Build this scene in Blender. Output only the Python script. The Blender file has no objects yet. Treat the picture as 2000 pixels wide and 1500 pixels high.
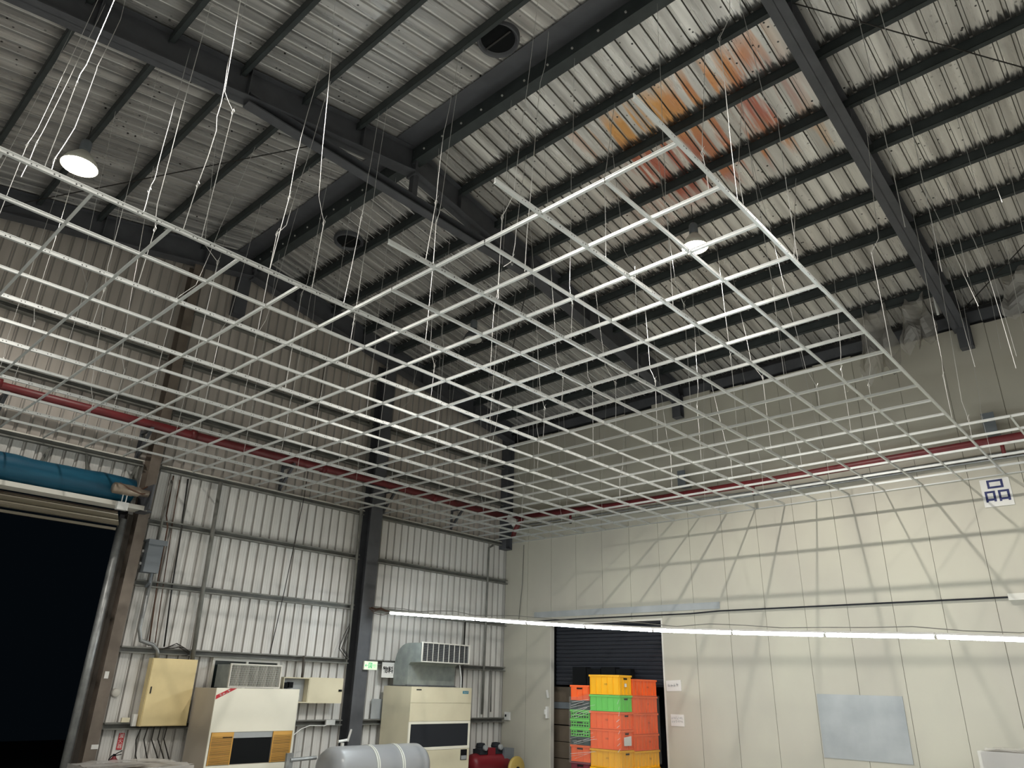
import bpy, math, random
from mathutils import Vector, Matrix
rnd = random.Random(7)
scene = bpy.context.scene
col = scene.collection
PI = math.pi

# ------------------------------------------------------------------ camera, world, exposure
CAM = Vector((12.774, -13.650, 1.75))
cd = bpy.data.cameras.new('camera')
cam = bpy.data.objects.new('camera', cd)
col.objects.link(cam)
cd.sensor_width = 36.0
cd.lens = 1411.9 / 2000 * 36.0
cd.clip_start = 0.05
RX = Vector((0.738224, 0.674030, 0.026631))
RY = Vector((-0.242224, 0.301726, -0.922111))
RZ = Vector((-0.629566, 0.674274, 0.386007))
m = Matrix.Identity(4)
for k in range(3):
    m[k][0] = RX[k]; m[k][1] = -RY[k]; m[k][2] = -RZ[k]; m[k][3] = CAM[k]
cam.matrix_world = m
scene.camera = cam
w = bpy.data.worlds.new('night'); scene.world = w; w.use_nodes = True
w.node_tree.nodes['Background'].inputs[0].default_value = (0.02, 0.035, 0.05, 1)
w.node_tree.nodes['Background'].inputs[1].default_value = 0.06
vs = scene.view_settings
vs.view_transform = 'Standard'; vs.look = 'None'; vs.exposure = 0.05; vs.gamma = 1.0
vs.use_curve_mapping = False
HIGHBAY_W = 640.0       # each high bay lamp
SPOT_DEG = 138
TUBE_E = 88.0           # emission strength of the LED tubes in the string
TUBE_E2 = 30.0          # the same for the added, unseen lines behind the photographer

# ------------------------------------------------------------------ materials
def mat(name, color, rough=0.6, metal=0.0, var=None, scale=3.0, stretch=(1, 1, 1), emis=None,
        bump=0.0, bscale=30.0, detail=6.0, spec=None):
    M = bpy.data.materials.new(name); M.use_nodes = True
    nt = M.node_tree; b = nt.nodes['Principled BSDF']
    b.inputs['Base Color'].default_value = (*color, 1)
    b.inputs['Roughness'].default_value = rough
    b.inputs['Metallic'].default_value = metal
    if spec is not None: b.inputs['Specular IOR Level'].default_value = spec
    if emis:
        b.inputs['Emission Color'].default_value = (*emis[0], 1)
        b.inputs['Emission Strength'].default_value = emis[1]
    if var or bump:
        tc = nt.nodes.new('ShaderNodeTexCoord')
        mp = nt.nodes.new('ShaderNodeMapping'); mp.inputs['Scale'].default_value = stretch
        nt.links.new(tc.outputs['Object'], mp.inputs[0])
    if var:
        n = nt.nodes.new('ShaderNodeTexNoise'); n.inputs['Scale'].default_value = scale
        n.inputs['Detail'].default_value = detail
        nt.links.new(mp.outputs[0], n.inputs[0])
        r = nt.nodes.new('ShaderNodeValToRGB')
        r.color_ramp.elements[0].position = 0.35; r.color_ramp.elements[1].position = 0.65
        r.color_ramp.elements[0].color = (*var, 1); r.color_ramp.elements[1].color = (*color, 1)
        nt.links.new(n.outputs[0], r.inputs[0]); nt.links.new(r.outputs[0], b.inputs['Base Color'])
    if bump:
        n2 = nt.nodes.new('ShaderNodeTexNoise'); n2.inputs['Scale'].default_value = bscale
        nt.links.new(mp.outputs[0], n2.inputs[0])
        bp = nt.nodes.new('ShaderNodeBump'); bp.inputs['Strength'].default_value = bump
        nt.links.new(n2.outputs[0], bp.inputs['Height']); nt.links.new(bp.outputs[0], b.inputs['Normal'])
    return M

M_PANEL = mat('cream_sandwich_panel', (0.53, 0.51, 0.425), 0.55, var=(0.475, 0.45, 0.385), scale=0.9, stretch=(1, 1, .5), detail=4)
M_PGROOVE = mat('panel_joint', (0.16, 0.145, 0.11), 0.8)
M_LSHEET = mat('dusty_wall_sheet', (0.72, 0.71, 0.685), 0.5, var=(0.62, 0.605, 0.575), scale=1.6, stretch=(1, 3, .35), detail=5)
M_LUPPER = mat('older_taupe_wall_sheet', (0.50, 0.455, 0.41), 0.55, var=(0.42, 0.38, 0.34), scale=1.6, stretch=(1, 3, .35), detail=5)  # upper wall sheets in a darker taupe
M_RIB = mat('wall_sheet_groove', (0.36, 0.345, 0.32), 0.7)
M_STEEL = mat('dark_painted_steel', (0.09, 0.094, 0.105), 0.55, var=(0.07, 0.073, 0.082), scale=4)
M_PURLIN = mat('dark_green_painted_purlin', (0.042, 0.052, 0.053), 0.6, var=(0.03, 0.037, 0.038), scale=5)
M_GIRT = mat('grey_painted_girt', (0.21, 0.21, 0.19), 0.6, var=(0.15, 0.15, 0.135), scale=5)
M_BROWN = mat('brown_primed_column', (0.19, 0.155, 0.125), 0.6, var=(0.12, 0.095, 0.075), scale=3)
M_GALV = mat('galvanised_tee', (0.64, 0.66, 0.65), 0.36, 0.35)
M_WIRE = mat('galvanised_wire', (0.7, 0.7, 0.68), 0.4, 0.4)
M_RED = mat('red_fire_pipe', (0.17, 0.018, 0.022), 0.45, var=(0.12, 0.016, 0.018), scale=5)
M_BLUE = mat('blue_tarpaulin', (0.003, 0.085, 0.15), 0.45, var=(0.0, 0.06, 0.115), scale=4, stretch=(1, .3, 3))
M_CREAM = mat('cream_enamel', (0.74, 0.68, 0.50), 0.42, var=(0.68, 0.62, 0.45), scale=2)
M_CREAM2 = mat('off_white_enamel', (0.86, 0.83, 0.71), 0.4, var=(0.82, 0.79, 0.67), scale=2)
M_TAUPE = mat('taupe_side_panel', (0.46, 0.41, 0.34), 0.5)
M_YELLOWCAB = mat('yellowed_cabinet', (0.80, 0.65, 0.34), 0.45, var=(0.72, 0.58, 0.30), scale=3)
M_AMBER = mat('amber_louvre', (0.66, 0.36, 0.08), 0.5)
M_BLACK = mat('black_filter', (0.008, 0.009, 0.010), 0.9, spec=.15)
M_DARKGREY = mat('charcoal_filter', (0.022, 0.024, 0.029), 0.85, spec=.2)
M_DUCT = mat('galvanised_duct', (0.34, 0.37, 0.35), 0.45, 0.3, var=(0.25, 0.28, 0.27), scale=6)
M_WHITE = mat('white_plastic', (0.78, 0.78, 0.76), 0.4)
M_FRAME = mat('white_metal_frame', (0.68, 0.66, 0.60), 0.45)
M_GREYBOX = mat('grey_blue_box', (0.16, 0.18, 0.20), 0.45)
M_SHEETGREY = mat('grey_metal_patch', (0.42, 0.44, 0.45), 0.45, 0.15, var=(0.34, 0.36, 0.37), scale=2.2)
M_SHUTTER = mat('dark_shutter', (0.022, 0.025, 0.034), 0.5)
M_CARD = mat('brown_cardboard', (0.13, 0.10, 0.072), 0.8, var=(0.11, 0.085, 0.06), scale=5)
M_ORANGE = mat('orange_plastic', (0.86, 0.13, 0.025), 0.4)
M_YELLOW = mat('yellow_plastic', (0.86, 0.42, 0.008), 0.4)
M_GREEN = mat('green_plastic', (0.13, 0.58, 0.085), 0.4)
M_DKCRATE = mat('dark_green_plastic', (0.035, 0.06, 0.06), 0.45)
M_PURPLE = mat('maroon_plastic', (0.16, 0.02, 0.035), 0.45)
M_TANK = mat('grey_tank_paint', (0.30, 0.31, 0.325), 0.3)
M_STRAP = mat('pale_strap', (0.66, 0.67, 0.62), 0.45)
M_REDM = mat('red_compressor', (0.20, 0.012, 0.02), 0.4)
M_YDISC = mat('yellow_guard', (0.50, 0.36, 0.10), 0.5)
M_COPPER = mat('dusty_motor_metal', (0.40, 0.33, 0.26), 0.35, 0.6, var=(0.3, 0.24, 0.19), scale=8)
M_SLAT = mat('rolled_metal_slats', (0.40, 0.36, 0.29), 0.25, 0.9)
M_JAMB = mat('galvanised_pipe', (0.36, 0.37, 0.37), 0.4, 0.5, var=(0.26, 0.27, 0.27), scale=9)
M_FLOOR = mat('concrete_floor', (0.42, 0.42, 0.39), 0.5, var=(0.36, 0.355, 0.33), scale=1.5)
M_NIGHT = mat('night_ground', (0.012, 0.011, 0.009), 0.9)
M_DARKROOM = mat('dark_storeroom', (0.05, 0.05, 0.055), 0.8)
M_REDSIGN = mat('red_sign', (0.55, 0.02, 0.03), 0.5)
M_NAVYINK = mat('navy_ink', (0.012, 0.02, 0.11), 0.5)
M_BLACKINK = mat('black_ink', (0.015, 0.015, 0.015), 0.5)
M_GREENINK = mat('green_ink', (0.03, 0.45, 0.16), 0.5, emis=((0.03, 0.6, 0.2), 0.4))
M_EXIT = mat('lit_exit_face', (0.7, 0.8, 0.6), 0.4, emis=((0.72, 0.9, 0.62), 0.35))
M_PAPER = mat('white_paper', (0.72, 0.71, 0.68), 0.6)
M_CABLE = mat('black_cable', (0.02, 0.018, 0.016), 0.5)
M_CABLEBR = mat('brown_cable', (0.10, 0.05, 0.03), 0.5)
M_GLASSD = mat('dark_window_glass', (0.02, 0.028, 0.028), 0.12)
M_TUBE = mat('led_tube_light', (1, 1, 1), 0.4, emis=((0.88, 0.97, 1.0), TUBE_E))
M_TUBE2 = mat('led_tube_light_rear', (1, 1, 1), 0.4, emis=((0.95, 1.0, 0.97), TUBE_E2))
M_LENS = mat('highbay_lens', (1, 1, 1), 0.4, emis=((1.0, 0.93, 0.78), 30.0))
M_SHADEIN = mat('shade_reflector', (0.8, 0.78, 0.7), 0.35)
M_UNLIT = mat('unlit_lens', (0.5, 0.5, 0.47), 0.3)
M_BROWNSEAL = mat('grime_sill', (0.07, 0.06, 0.05), 0.7)

def film(name, alpha, tint):
    M = bpy.data.materials.new(name); M.use_nodes = True
    nt = M.node_tree; nt.nodes.clear()
    o = nt.nodes.new('ShaderNodeOutputMaterial'); mx = nt.nodes.new('ShaderNodeMixShader')
    t = nt.nodes.new('ShaderNodeBsdfTransparent'); g = nt.nodes.new('ShaderNodeBsdfPrincipled')
    t.inputs[0].default_value = (*tint, 1)
    g.inputs['Base Color'].default_value = (0.75, 0.73, 0.7, 1); g.inputs['Roughness'].default_value = 0.16
    n = nt.nodes.new('ShaderNodeTexNoise'); n.inputs['Scale'].default_value = 9
    tc = nt.nodes.new('ShaderNodeTexCoord'); nt.links.new(tc.outputs['Object'], n.inputs[0])
    bp = nt.nodes.new('ShaderNodeBump'); bp.inputs['Strength'].default_value = 0.8
    nt.links.new(n.outputs[0], bp.inputs['Height']); nt.links.new(bp.outputs[0], g.inputs['Normal'])
    mx.inputs[0].default_value = alpha
    nt.links.new(t.outputs[0], mx.inputs[1]); nt.links.new(g.outputs[0], mx.inputs[2])
    nt.links.new(mx.outputs[0], o.inputs[0])
    return M
M_FILM = film('clear_stretch_film', 0.07, (0.93, 0.93, 0.93))
M_FILM2 = film('dusty_plastic_sheet', 0.34, (0.62, 0.60, 0.55))

def roof_material(kind='pan'):
    """galvanised roof sheet: long grime streaks, soot specks, and sheets stained orange and red"""
    M = bpy.data.materials.new('galvanised_roof_sheet' if kind == 'pan' else 'grimy_roof_sheet'); M.use_nodes = True
    nt = M.node_tree; N = nt.nodes; L = nt.links; b = N['Principled BSDF']
    tc = N.new('ShaderNodeTexCoord')
    def noise(scale, st, det=5):
        mp = N.new('ShaderNodeMapping'); mp.inputs['Scale'].default_value = st
        L.new(tc.outputs['Object'], mp.inputs[0])
        n = N.new('ShaderNodeTexNoise'); n.inputs['Scale'].default_value = scale; n.inputs['Detail'].default_value = det
        L.new(mp.outputs[0], n.inputs[0]); return n.outputs[0]
    def ramp(src, p0, p1, c0=(0, 0, 0), c1=(1, 1, 1)):
        r = N.new('ShaderNodeValToRGB'); e = r.color_ramp.elements
        e[0].position = p0; e[1].position = p1; e[0].color = (*c0, 1); e[1].color = (*c1, 1)
        L.new(src, r.inputs[0]); return r.outputs[0]
    def mix(f, a, c):
        x = N.new('ShaderNodeMix'); x.data_type = 'RGBA'
        if isinstance(f, float): x.inputs[0].default_value = f
        else: L.new(f, x.inputs[0])
        for s, v in ((x.inputs[6], a), (x.inputs[7], c)):
            if isinstance(v, tuple): s.default_value = (*v, 1)
            else: L.new(v, s)
        return x.outputs[2]
    def math_(op, a, c):
        x = N.new('ShaderNodeMath'); x.operation = op
        for s, v in ((x.inputs[0], a), (x.inputs[1], c)):
            if isinstance(v, (int, float)): s.default_value = v
            else: L.new(v, s)
        return x.outputs[0]
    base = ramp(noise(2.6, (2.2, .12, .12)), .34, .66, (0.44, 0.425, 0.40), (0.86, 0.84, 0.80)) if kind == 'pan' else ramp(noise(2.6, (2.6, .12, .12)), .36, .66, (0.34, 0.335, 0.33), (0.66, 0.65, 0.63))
    # coloured reflection painted into the sheets: long patches along the slope, limited to one area of the right-hand slope
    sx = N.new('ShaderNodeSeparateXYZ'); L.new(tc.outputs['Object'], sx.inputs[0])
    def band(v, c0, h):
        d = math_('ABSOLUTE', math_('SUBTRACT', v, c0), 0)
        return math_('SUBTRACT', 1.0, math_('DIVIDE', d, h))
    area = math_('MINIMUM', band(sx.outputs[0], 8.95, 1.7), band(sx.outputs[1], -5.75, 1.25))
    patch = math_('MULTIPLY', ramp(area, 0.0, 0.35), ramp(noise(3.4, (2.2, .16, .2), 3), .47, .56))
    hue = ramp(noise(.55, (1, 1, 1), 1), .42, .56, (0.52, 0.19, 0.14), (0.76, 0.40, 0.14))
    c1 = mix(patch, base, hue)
    # soot specks
    vo = N.new('ShaderNodeTexVoronoi'); vo.inputs['Scale'].default_value = 9.0
    L.new(tc.outputs['Object'], vo.inputs['Vector'])
    dots = math_('MULTIPLY', ramp(vo.outputs['Distance'], .10, .16, (1, 1, 1), (0, 0, 0)),
                 ramp(noise(1.1, (1, 1, 1), 2), .47, .56))
    c2 = mix(dots, c1, (0.02, 0.02, 0.018))
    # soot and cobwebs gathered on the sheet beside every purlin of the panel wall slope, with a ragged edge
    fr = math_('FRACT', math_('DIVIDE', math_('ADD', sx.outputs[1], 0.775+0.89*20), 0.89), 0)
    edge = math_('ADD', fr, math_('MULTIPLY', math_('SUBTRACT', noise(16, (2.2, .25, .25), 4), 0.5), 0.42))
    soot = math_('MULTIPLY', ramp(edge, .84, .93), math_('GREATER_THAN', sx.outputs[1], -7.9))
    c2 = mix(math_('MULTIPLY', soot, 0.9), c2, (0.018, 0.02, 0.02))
    L.new(c2, b.inputs['Base Color'])
    b.inputs['Metallic'].default_value = 0.5
    L.new(ramp(noise(3.5, (3, .2, .2)), .3, .7, (0.22,) * 3, (0.38,) * 3), b.inputs['Roughness'])
    n2 = noise(7, (2.5, .5, .5), 3)
    bp = N.new('ShaderNodeBump'); bp.inputs['Strength'].default_value = 0.25; bp.inputs['Distance'].default_value = 0.02
    L.new(n2, bp.inputs['Height']); L.new(bp.outputs[0], b.inputs['Normal'])
    return M
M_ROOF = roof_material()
M_ROOF2 = roof_material('grimy')  # same sheet with a dimmer reflection painted into its colour
M_RIBGLINT = mat('clean_roof_rib', (0.90, 0.89, 0.87), 0.35, 0.1, var=(0.62, 0.61, 0.59), scale=6, stretch=(1, .5, .5))  # bright reflection along the ribs, painted into the colour
M_RIBDARK = mat('sooty_roof_rib', (0.20, 0.19, 0.17), 0.5, 0.3, var=(0.10, 0.095, 0.085), scale=3, stretch=(1, .3, .3))  # dark groove flanks: shade and reflection painted into the colour

# ------------------------------------------------------------------ mesh helpers
class MB:
    def __init__(s): s.v = []; s.f = []; s.mi = []; s.m = 0; s.nb = 0
    def box(s, a, b):
        e = 0.00023*(s.nb % 7); s.nb += 1        # neighbouring boxes never share a plane exactly
        x0, y0, z0 = (min(a[i], b[i])-e for i in range(3)); x1, y1, z1 = (max(a[i], b[i])+e for i in range(3))
        n = len(s.v)
        s.v += [(x0,y0,z0),(x1,y0,z0),(x1,y1,z0),(x0,y1,z0),(x0,y0,z1),(x1,y0,z1),(x1,y1,z1),(x0,y1,z1)]
        for f in ((0,3,2,1),(4,5,6,7),(0,1,5,4),(1,2,6,5),(2,3,7,6),(3,0,4,7)):
            s.f.append([n+i for i in f]); s.mi.append(s.m)
        return s
    def hexa(s, pts):           # 4 bottom points (ccw from above) + 4 top points
        n = len(s.v); s.v += [tuple(p) for p in pts]
        for f in ((0,3,2,1),(4,5,6,7),(0,1,5,4),(1,2,6,5),(2,3,7,6),(3,0,4,7)):
            s.f.append([n+i for i in f]); s.mi.append(s.m)
        return s
    def quad(s, *p):
        n = len(s.v); s.v += [tuple(q) for q in p]; s.f.append(list(range(n, n+len(p)))); s.mi.append(s.m); return s
    def beam(s, a, b, w, h, up=(0, 0, 1)):     # box along a-b, w across, h along up
        a = Vector(a); b = Vector(b); d = (b-a).normalized(); u = Vector(up)
        x = d.cross(u).normalized(); u = x.cross(d).normalized()
        P = []
        for q in (a, b):
            for sx, su in ((-1,-1),(1,-1),(1,1),(-1,1)):
                P.append(q + x*sx*w/2 + u*su*h/2)
        n = len(s.v); s.v += [tuple(p) for p in P]
        for f in ((0,3,2,1),(4,5,6,7),(0,1,5,4),(1,2,6,5),(2,3,7,6),(3,0,4,7)):
            s.f.append([n+i for i in f]); s.mi.append(s.m)
        return s
    def tube(s, pts, r, n=8, cap=True):
        pts = [Vector(p) for p in pts]; rings = []; prev = None
        rr = r if isinstance(r, (list, tuple)) else [r]*len(pts)
        for i, p in enumerate(pts):
            if i == 0: d = pts[1]-p
            elif i == len(pts)-1: d = p-pts[i-1]
            else: d = (pts[i+1]-p).normalized() + (p-pts[i-1]).normalized()
            d = d.normalized()
            if prev is None:
                a = Vector((0,0,1)) if abs(d.z) < .9 else Vector((1,0,0))
                x = d.cross(a).normalized()
            else:
                x = (prev - d*prev.dot(d)).normalized()
            prev = x; y = d.cross(x)
            k = len(s.v)
            for j in range(n):
                a = 2*PI*j/n
                s.v.append(tuple(p + (x*math.cos(a) + y*math.sin(a))*rr[i]))
            rings.append(k)
        for a, b in zip(rings, rings[1:]):
            for j in range(n):
                s.f.append([a+j, a+(j+1)%n, b+(j+1)%n, b+j]); s.mi.append(s.m)
        if cap:
            s.f.append([rings[0]+j for j in range(n)][::-1]); s.mi.append(s.m)
            s.f.append([rings[-1]+j for j in range(n)]); s.mi.append(s.m)
        return s
    def lathe(s, c, prof, n=24, axis='z'):       # prof: (radius, height)
        rings = []
        for r, h in prof:
            k = len(s.v); rings.append(k)
            for j in range(n):
                a = 2*PI*j/n; u, v = r*math.cos(a), r*math.sin(a)
                if axis == 'z': p = (c[0]+u, c[1]+v, c[2]+h)
                elif axis == 'y': p = (c[0]+u, c[1]+h, c[2]+v)
                else: p = (c[0]+h, c[1]+u, c[2]+v)
                s.v.append(p)
        for a, b in zip(rings, rings[1:]):
            for j in range(n):
                s.f.append([a+j, a+(j+1)%n, b+(j+1)%n, b+j]); s.mi.append(s.m)
        return s
    def disc(s, c, r, n=24, axis='z'):
        k = len(s.v)
        for j in range(n):
            a = 2*PI*j/n; u, v = r*math.cos(a), r*math.sin(a)
            s.v.append((c[0]+u, c[1]+v, c[2]) if axis == 'z' else ((c[0]+u, c[1], c[2]+v) if axis == 'y' else (c[0], c[1]+u, c[2]+v)))
        s.f.append(list(range(k, k+n))); s.mi.append(s.m); return s
    def build(s, name, mats, parent=None, smooth=False, origin=None):
        me = bpy.data.meshes.new(name)
        if parent is not None and origin is None:
            origin = getattr(parent, '_o', None) or parent.get('_org', None)
        o = Vector(origin) if origin is not None else Vector((0, 0, 0))
        me.from_pydata([tuple(Vector(p)-o) for p in s.v], [], s.f)
        for mm in (mats if isinstance(mats, (list, tuple)) else [mats]): me.materials.append(mm)
        for i, p in enumerate(me.polygons): p.material_index = s.mi[i]; p.use_smooth = smooth
        me.update()
        import bmesh
        bm = bmesh.new(); bm.from_mesh(me); bmesh.ops.recalc_face_normals(bm, faces=bm.faces); bm.to_mesh(me); bm.free()
        ob = bpy.data.objects.new(name, me); col.objects.link(ob)
        if parent is not None: ob.parent = parent
        elif origin is not None: ob.location = o
        return ob

def tag(o, label, cat, group=None, kind=None):
    o['label'] = label; o['category'] = cat
    if group: o['group'] = group
    if kind: o['kind'] = kind
    return o
ORG = {}
def thing(name, loc, label, cat, group=None):
    o = bpy.data.objects.new(name, None); col.objects.link(o); o.location = loc
    o.empty_display_size = 0.1
    ORG[o.name] = Vector(loc)
    tag(o, label, cat, group); return o
def part(mb, name, mats, parent, smooth=False, sub_of=None, label=None):
    """mesh given in world coordinates, child of a thing (or of one of its parts)"""
    root = parent
    while root.parent: root = root.parent
    org = ORG[root.name]
    ob = mb.build(name, mats, None, smooth, origin=org)
    ob.location = (0, 0, 0); ob.parent = parent
    if label: ob['label'] = label
    return ob
def solo(mb, name, mats, label, cat, group=None, smooth=False, origin=None, kind=None):
    if origin is None:
        xs = [Vector(p) for p in mb.v]
        origin = (sum(p.x for p in xs)/len(xs), sum(p.y for p in xs)/len(xs), min(p.z for p in xs))
    ob = mb.build(name, mats, None, smooth, origin=origin)
    tag(ob, label, cat, group, kind); return ob
def struct(mb, name, mats, label=None):
    ob = mb.build(name, mats); ob['kind'] = 'structure'
    if label: ob['label'] = label
    return ob
def text_mesh(txt, size, mat_, name, parent, origin, right, up, extrude=0.001, bold=0.0, align='CENTER', label=None, shear=0.0):
    cu = bpy.data.curves.new(name, 'FONT'); cu.body = txt; cu.size = size; cu.extrude = extrude
    cu.align_x = align; cu.align_y = 'CENTER'; cu.offset = bold; cu.resolution_u = 3; cu.shear = shear
    tmp = bpy.data.objects.new('tmp', cu); col.objects.link(tmp)
    dg = bpy.context.evaluated_depsgraph_get(); dg.update()
    me = bpy.data.meshes.new_from_object(tmp.evaluated_get(dg))
    bpy.data.objects.remove(tmp); me.materials.clear(); me.materials.append(mat_)
    r = Vector(right).normalized(); u = Vector(up).normalized(); n = r.cross(u)
    M = Matrix(((r.x, u.x, n.x, origin[0]), (r.y, u.y, n.y, origin[1]), (r.z, u.z, n.z, origin[2]), (0, 0, 0, 1)))
    root = parent
    while root.parent: root = root.parent
    me.transform(Matrix.Translation(-ORG[root.name]) @ M)
    me.name = name
    ob = bpy.data.objects.new(name, me); col.objects.link(ob); ob.parent = parent
    if label: ob['label'] = label
    return ob
def scribble(parent, origin, right, up, cols, rows, cw, ch, m, name='writing', label=None):
    """small pen strokes where the photograph shows writing too small to read"""
    r = Vector(right).normalized(); u = Vector(up).normalized(); n = r.cross(u); mb = MB(); o = Vector(origin)
    q = random.Random(cols*7+rows)
    for a in range(rows):
        for b in range(cols):
            c = o + r*(b-(cols-1)/2)*cw*1.25 - u*a*ch*1.5
            for k in range(5):
                p = c + r*q.uniform(-.4, .4)*cw + u*q.uniform(-.4, .4)*ch
                d = (r if k % 2 else u)*(cw*.35)
                mb.beam(p-d, p+d, cw*.12, .0008, n)
    return part(mb, name, m, parent, label=label)
ORD = ['', 'first', 'second', 'third', 'fourth', 'fifth', 'sixth', 'seventh', 'eighth', 'ninth', 'tenth', 'eleventh', 'twelfth',
       'thirteenth', 'fourteenth', 'fifteenth', 'sixteenth', 'seventeenth', 'eighteenth', 'nineteenth', 'twentieth']

# ------------------------------------------------------------------ key dimensions
SL = 0.187                       # roof slope
def zs(y, z0): return z0 - SL*abs(y+8.0)
Z_RAF, Z_PUR, Z_SHEET = 9.20, 9.55, 9.70     # rafter bottom, purlin bottom, sheet underside, at the ridge line Y=-8
FR = [0.25, 5.20, 10.83, 16.4]   # frame positions along X
GZ = 5.112                       # ceiling grid height
XEND, YBACK = 20.0, -18.0
def GX(i): return (18.1-i)*0.605
def GY(j): return -10.132 + 0.6*j

# ------------------------------------------------------------------ the setting
struct(MB().box((-0.2, YBACK, -0.1), (XEND, 0.0, 0.0)).box((1.49, 0, -0.1), (4.47, 4.0, 0.0)), 'floor', M_FLOOR)
struct(MB().box((-14, YBACK, -0.35), (-0.2, 0, -0.12)), 'floor', M_NIGHT)
# right wall: cream panels, 0.745 m wide, with a recessed joint between them and a doorway
wl = MB()
P_ = 0.745
for k in range(0, 27):
    x0, x1 = k*P_+0.006, (k+1)*P_+0.006-0.009
    zb = 3.12 if 2 <= k <= 5 else 0.0
    zt = 7.78 + (0.05*rnd.random() if k % 3 else 0.0)
    if k == 7 or k == 6: zt = 7.86
    wl.m = 0; wl.box((x0, 0.0, zb), (x1, 0.10, zt))
    wl.m = 1; wl.box((x1-0.001, 0.012, zb), (x1+0.010, 0.09, zt-0.03))
wl.m = 0
struct(wl, 'wall_right', [M_PANEL, M_PGROOVE])
# wall behind the camera side, and the far right end: ribbed sheet
struct(MB().box((0, YBACK-0.1, 0), (XEND, YBACK, 8.0)), 'wall_back', M_LSHEET)
struct(MB().box((XEND, YBACK, 0), (XEND+0.1, 0.0, 9.8)), 'wall_far', M_LSHEET)
# left wall: ribbed sheet with grooves every 0.187 m, opening for the big door
ws = MB(); pitch = 0.187; y = YBACK
OY0, OY1, OZ = -13.35, -9.28, 4.45
def roofz(yy): return zs(yy, Z_SHEET) + 0.03
while y < -0.001:
    y1 = min(y+pitch, 0.0)
    g0, g1, g2 = y1-0.054, y1-0.037, y1-0.017
    inside = OY0 < (y+y1)/2 < OY1
    zb = OZ if inside else 0.0
    for (ya, xa, yb, xb, mi) in ((y, 0, g0, 0, 0), (g0, 0, g1, -.028, 1), (g1, -.028, g2, -.028, 0), (g2, -.028, y1, 0, 1)):
        zm_ = max(zb, 5.06)
        if zb < 5.06: ws.m = mi; ws.quad((xa, ya, zb), (xb, yb, zb), (xb, yb, 5.06), (xa, ya, 5.06))
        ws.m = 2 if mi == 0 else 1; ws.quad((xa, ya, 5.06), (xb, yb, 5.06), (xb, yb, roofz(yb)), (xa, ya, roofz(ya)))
    ws.m = 0
    ym = (y+g0)/2
    for q in (-.022, .022):      # small stiffening ribs in each pan
        ws.quad((0.0005, ym+q-.004, zb), (0.003, ym+q, zb), (0.003, ym+q, 5.06), (0.0005, ym+q-.004, 5.06))
    y = y1
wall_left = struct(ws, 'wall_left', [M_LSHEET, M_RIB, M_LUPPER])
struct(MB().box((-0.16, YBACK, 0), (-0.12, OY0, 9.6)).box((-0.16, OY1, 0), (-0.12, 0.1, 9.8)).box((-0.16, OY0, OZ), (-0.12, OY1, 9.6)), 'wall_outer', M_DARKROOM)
# roof sheets with narrow grooves running down the slope
rf = MB(); px = 0.194; x = -0.2
while x < XEND:
    for q, (xa, za, xb, zb_) in enumerate(((x, 0, x+.140, 0), (x+.140, 0, x+.150, .026), (x+.150, .026, x+.184, .026), (x+.184, .026, x+px, 0))):
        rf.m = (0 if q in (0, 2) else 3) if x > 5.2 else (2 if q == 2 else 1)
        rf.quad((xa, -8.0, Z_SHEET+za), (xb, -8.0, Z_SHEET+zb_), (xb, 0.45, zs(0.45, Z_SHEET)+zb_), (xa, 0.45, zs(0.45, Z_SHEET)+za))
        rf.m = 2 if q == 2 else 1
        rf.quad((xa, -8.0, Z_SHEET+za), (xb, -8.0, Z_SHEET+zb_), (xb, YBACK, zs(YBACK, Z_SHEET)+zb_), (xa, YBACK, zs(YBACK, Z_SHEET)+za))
    x += px
struct(rf, 'ceiling', [M_ROOF, M_ROOF2, M_RIBGLINT, M_RIBDARK])
struct(MB().box((0, 0.12, 7.6), (XEND, 0.16, 8.4)), 'trim_1', M_DARKROOM)
# storeroom behind the doorway
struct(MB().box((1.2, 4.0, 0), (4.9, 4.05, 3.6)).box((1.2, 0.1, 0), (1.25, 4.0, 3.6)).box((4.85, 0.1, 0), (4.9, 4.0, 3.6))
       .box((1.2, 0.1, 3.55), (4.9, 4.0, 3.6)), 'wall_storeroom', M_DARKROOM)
# metal edging of the doorway
struct(MB().box((4.44, -0.012, 0), (4.475, 0.11, 3.14)).box((1.485, -0.004, 0), (1.50, 0.11, 3.12)).box((1.49, -0.012, 3.10), (4.475, 0.11, 3.135)), 'trim_2', M_FRAME)
# half lowered roller shutter in the doorway
sh = MB(); z = 1.82
while z < 3.30:
    sh.hexa([(1.5, .20, z), (4.45, .20, z), (4.45, .25, z), (1.5, .25, z), (1.5, .185, z+.045), (4.45, .185, z+.045), (4.45, .25, z+.045), (1.5, .25, z+.045)])
    sh.hexa([(1.5, .185, z+.045), (4.45, .185, z+.045), (4.45, .25, z+.045), (1.5, .25, z+.045), (1.5, .20, z+.075), (4.45, .20, z+.075), (4.45, .25, z+.075), (1.5, .25, z+.075)])
    z += .083
struct(sh, 'door_1', M_SHUTTER)

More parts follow.
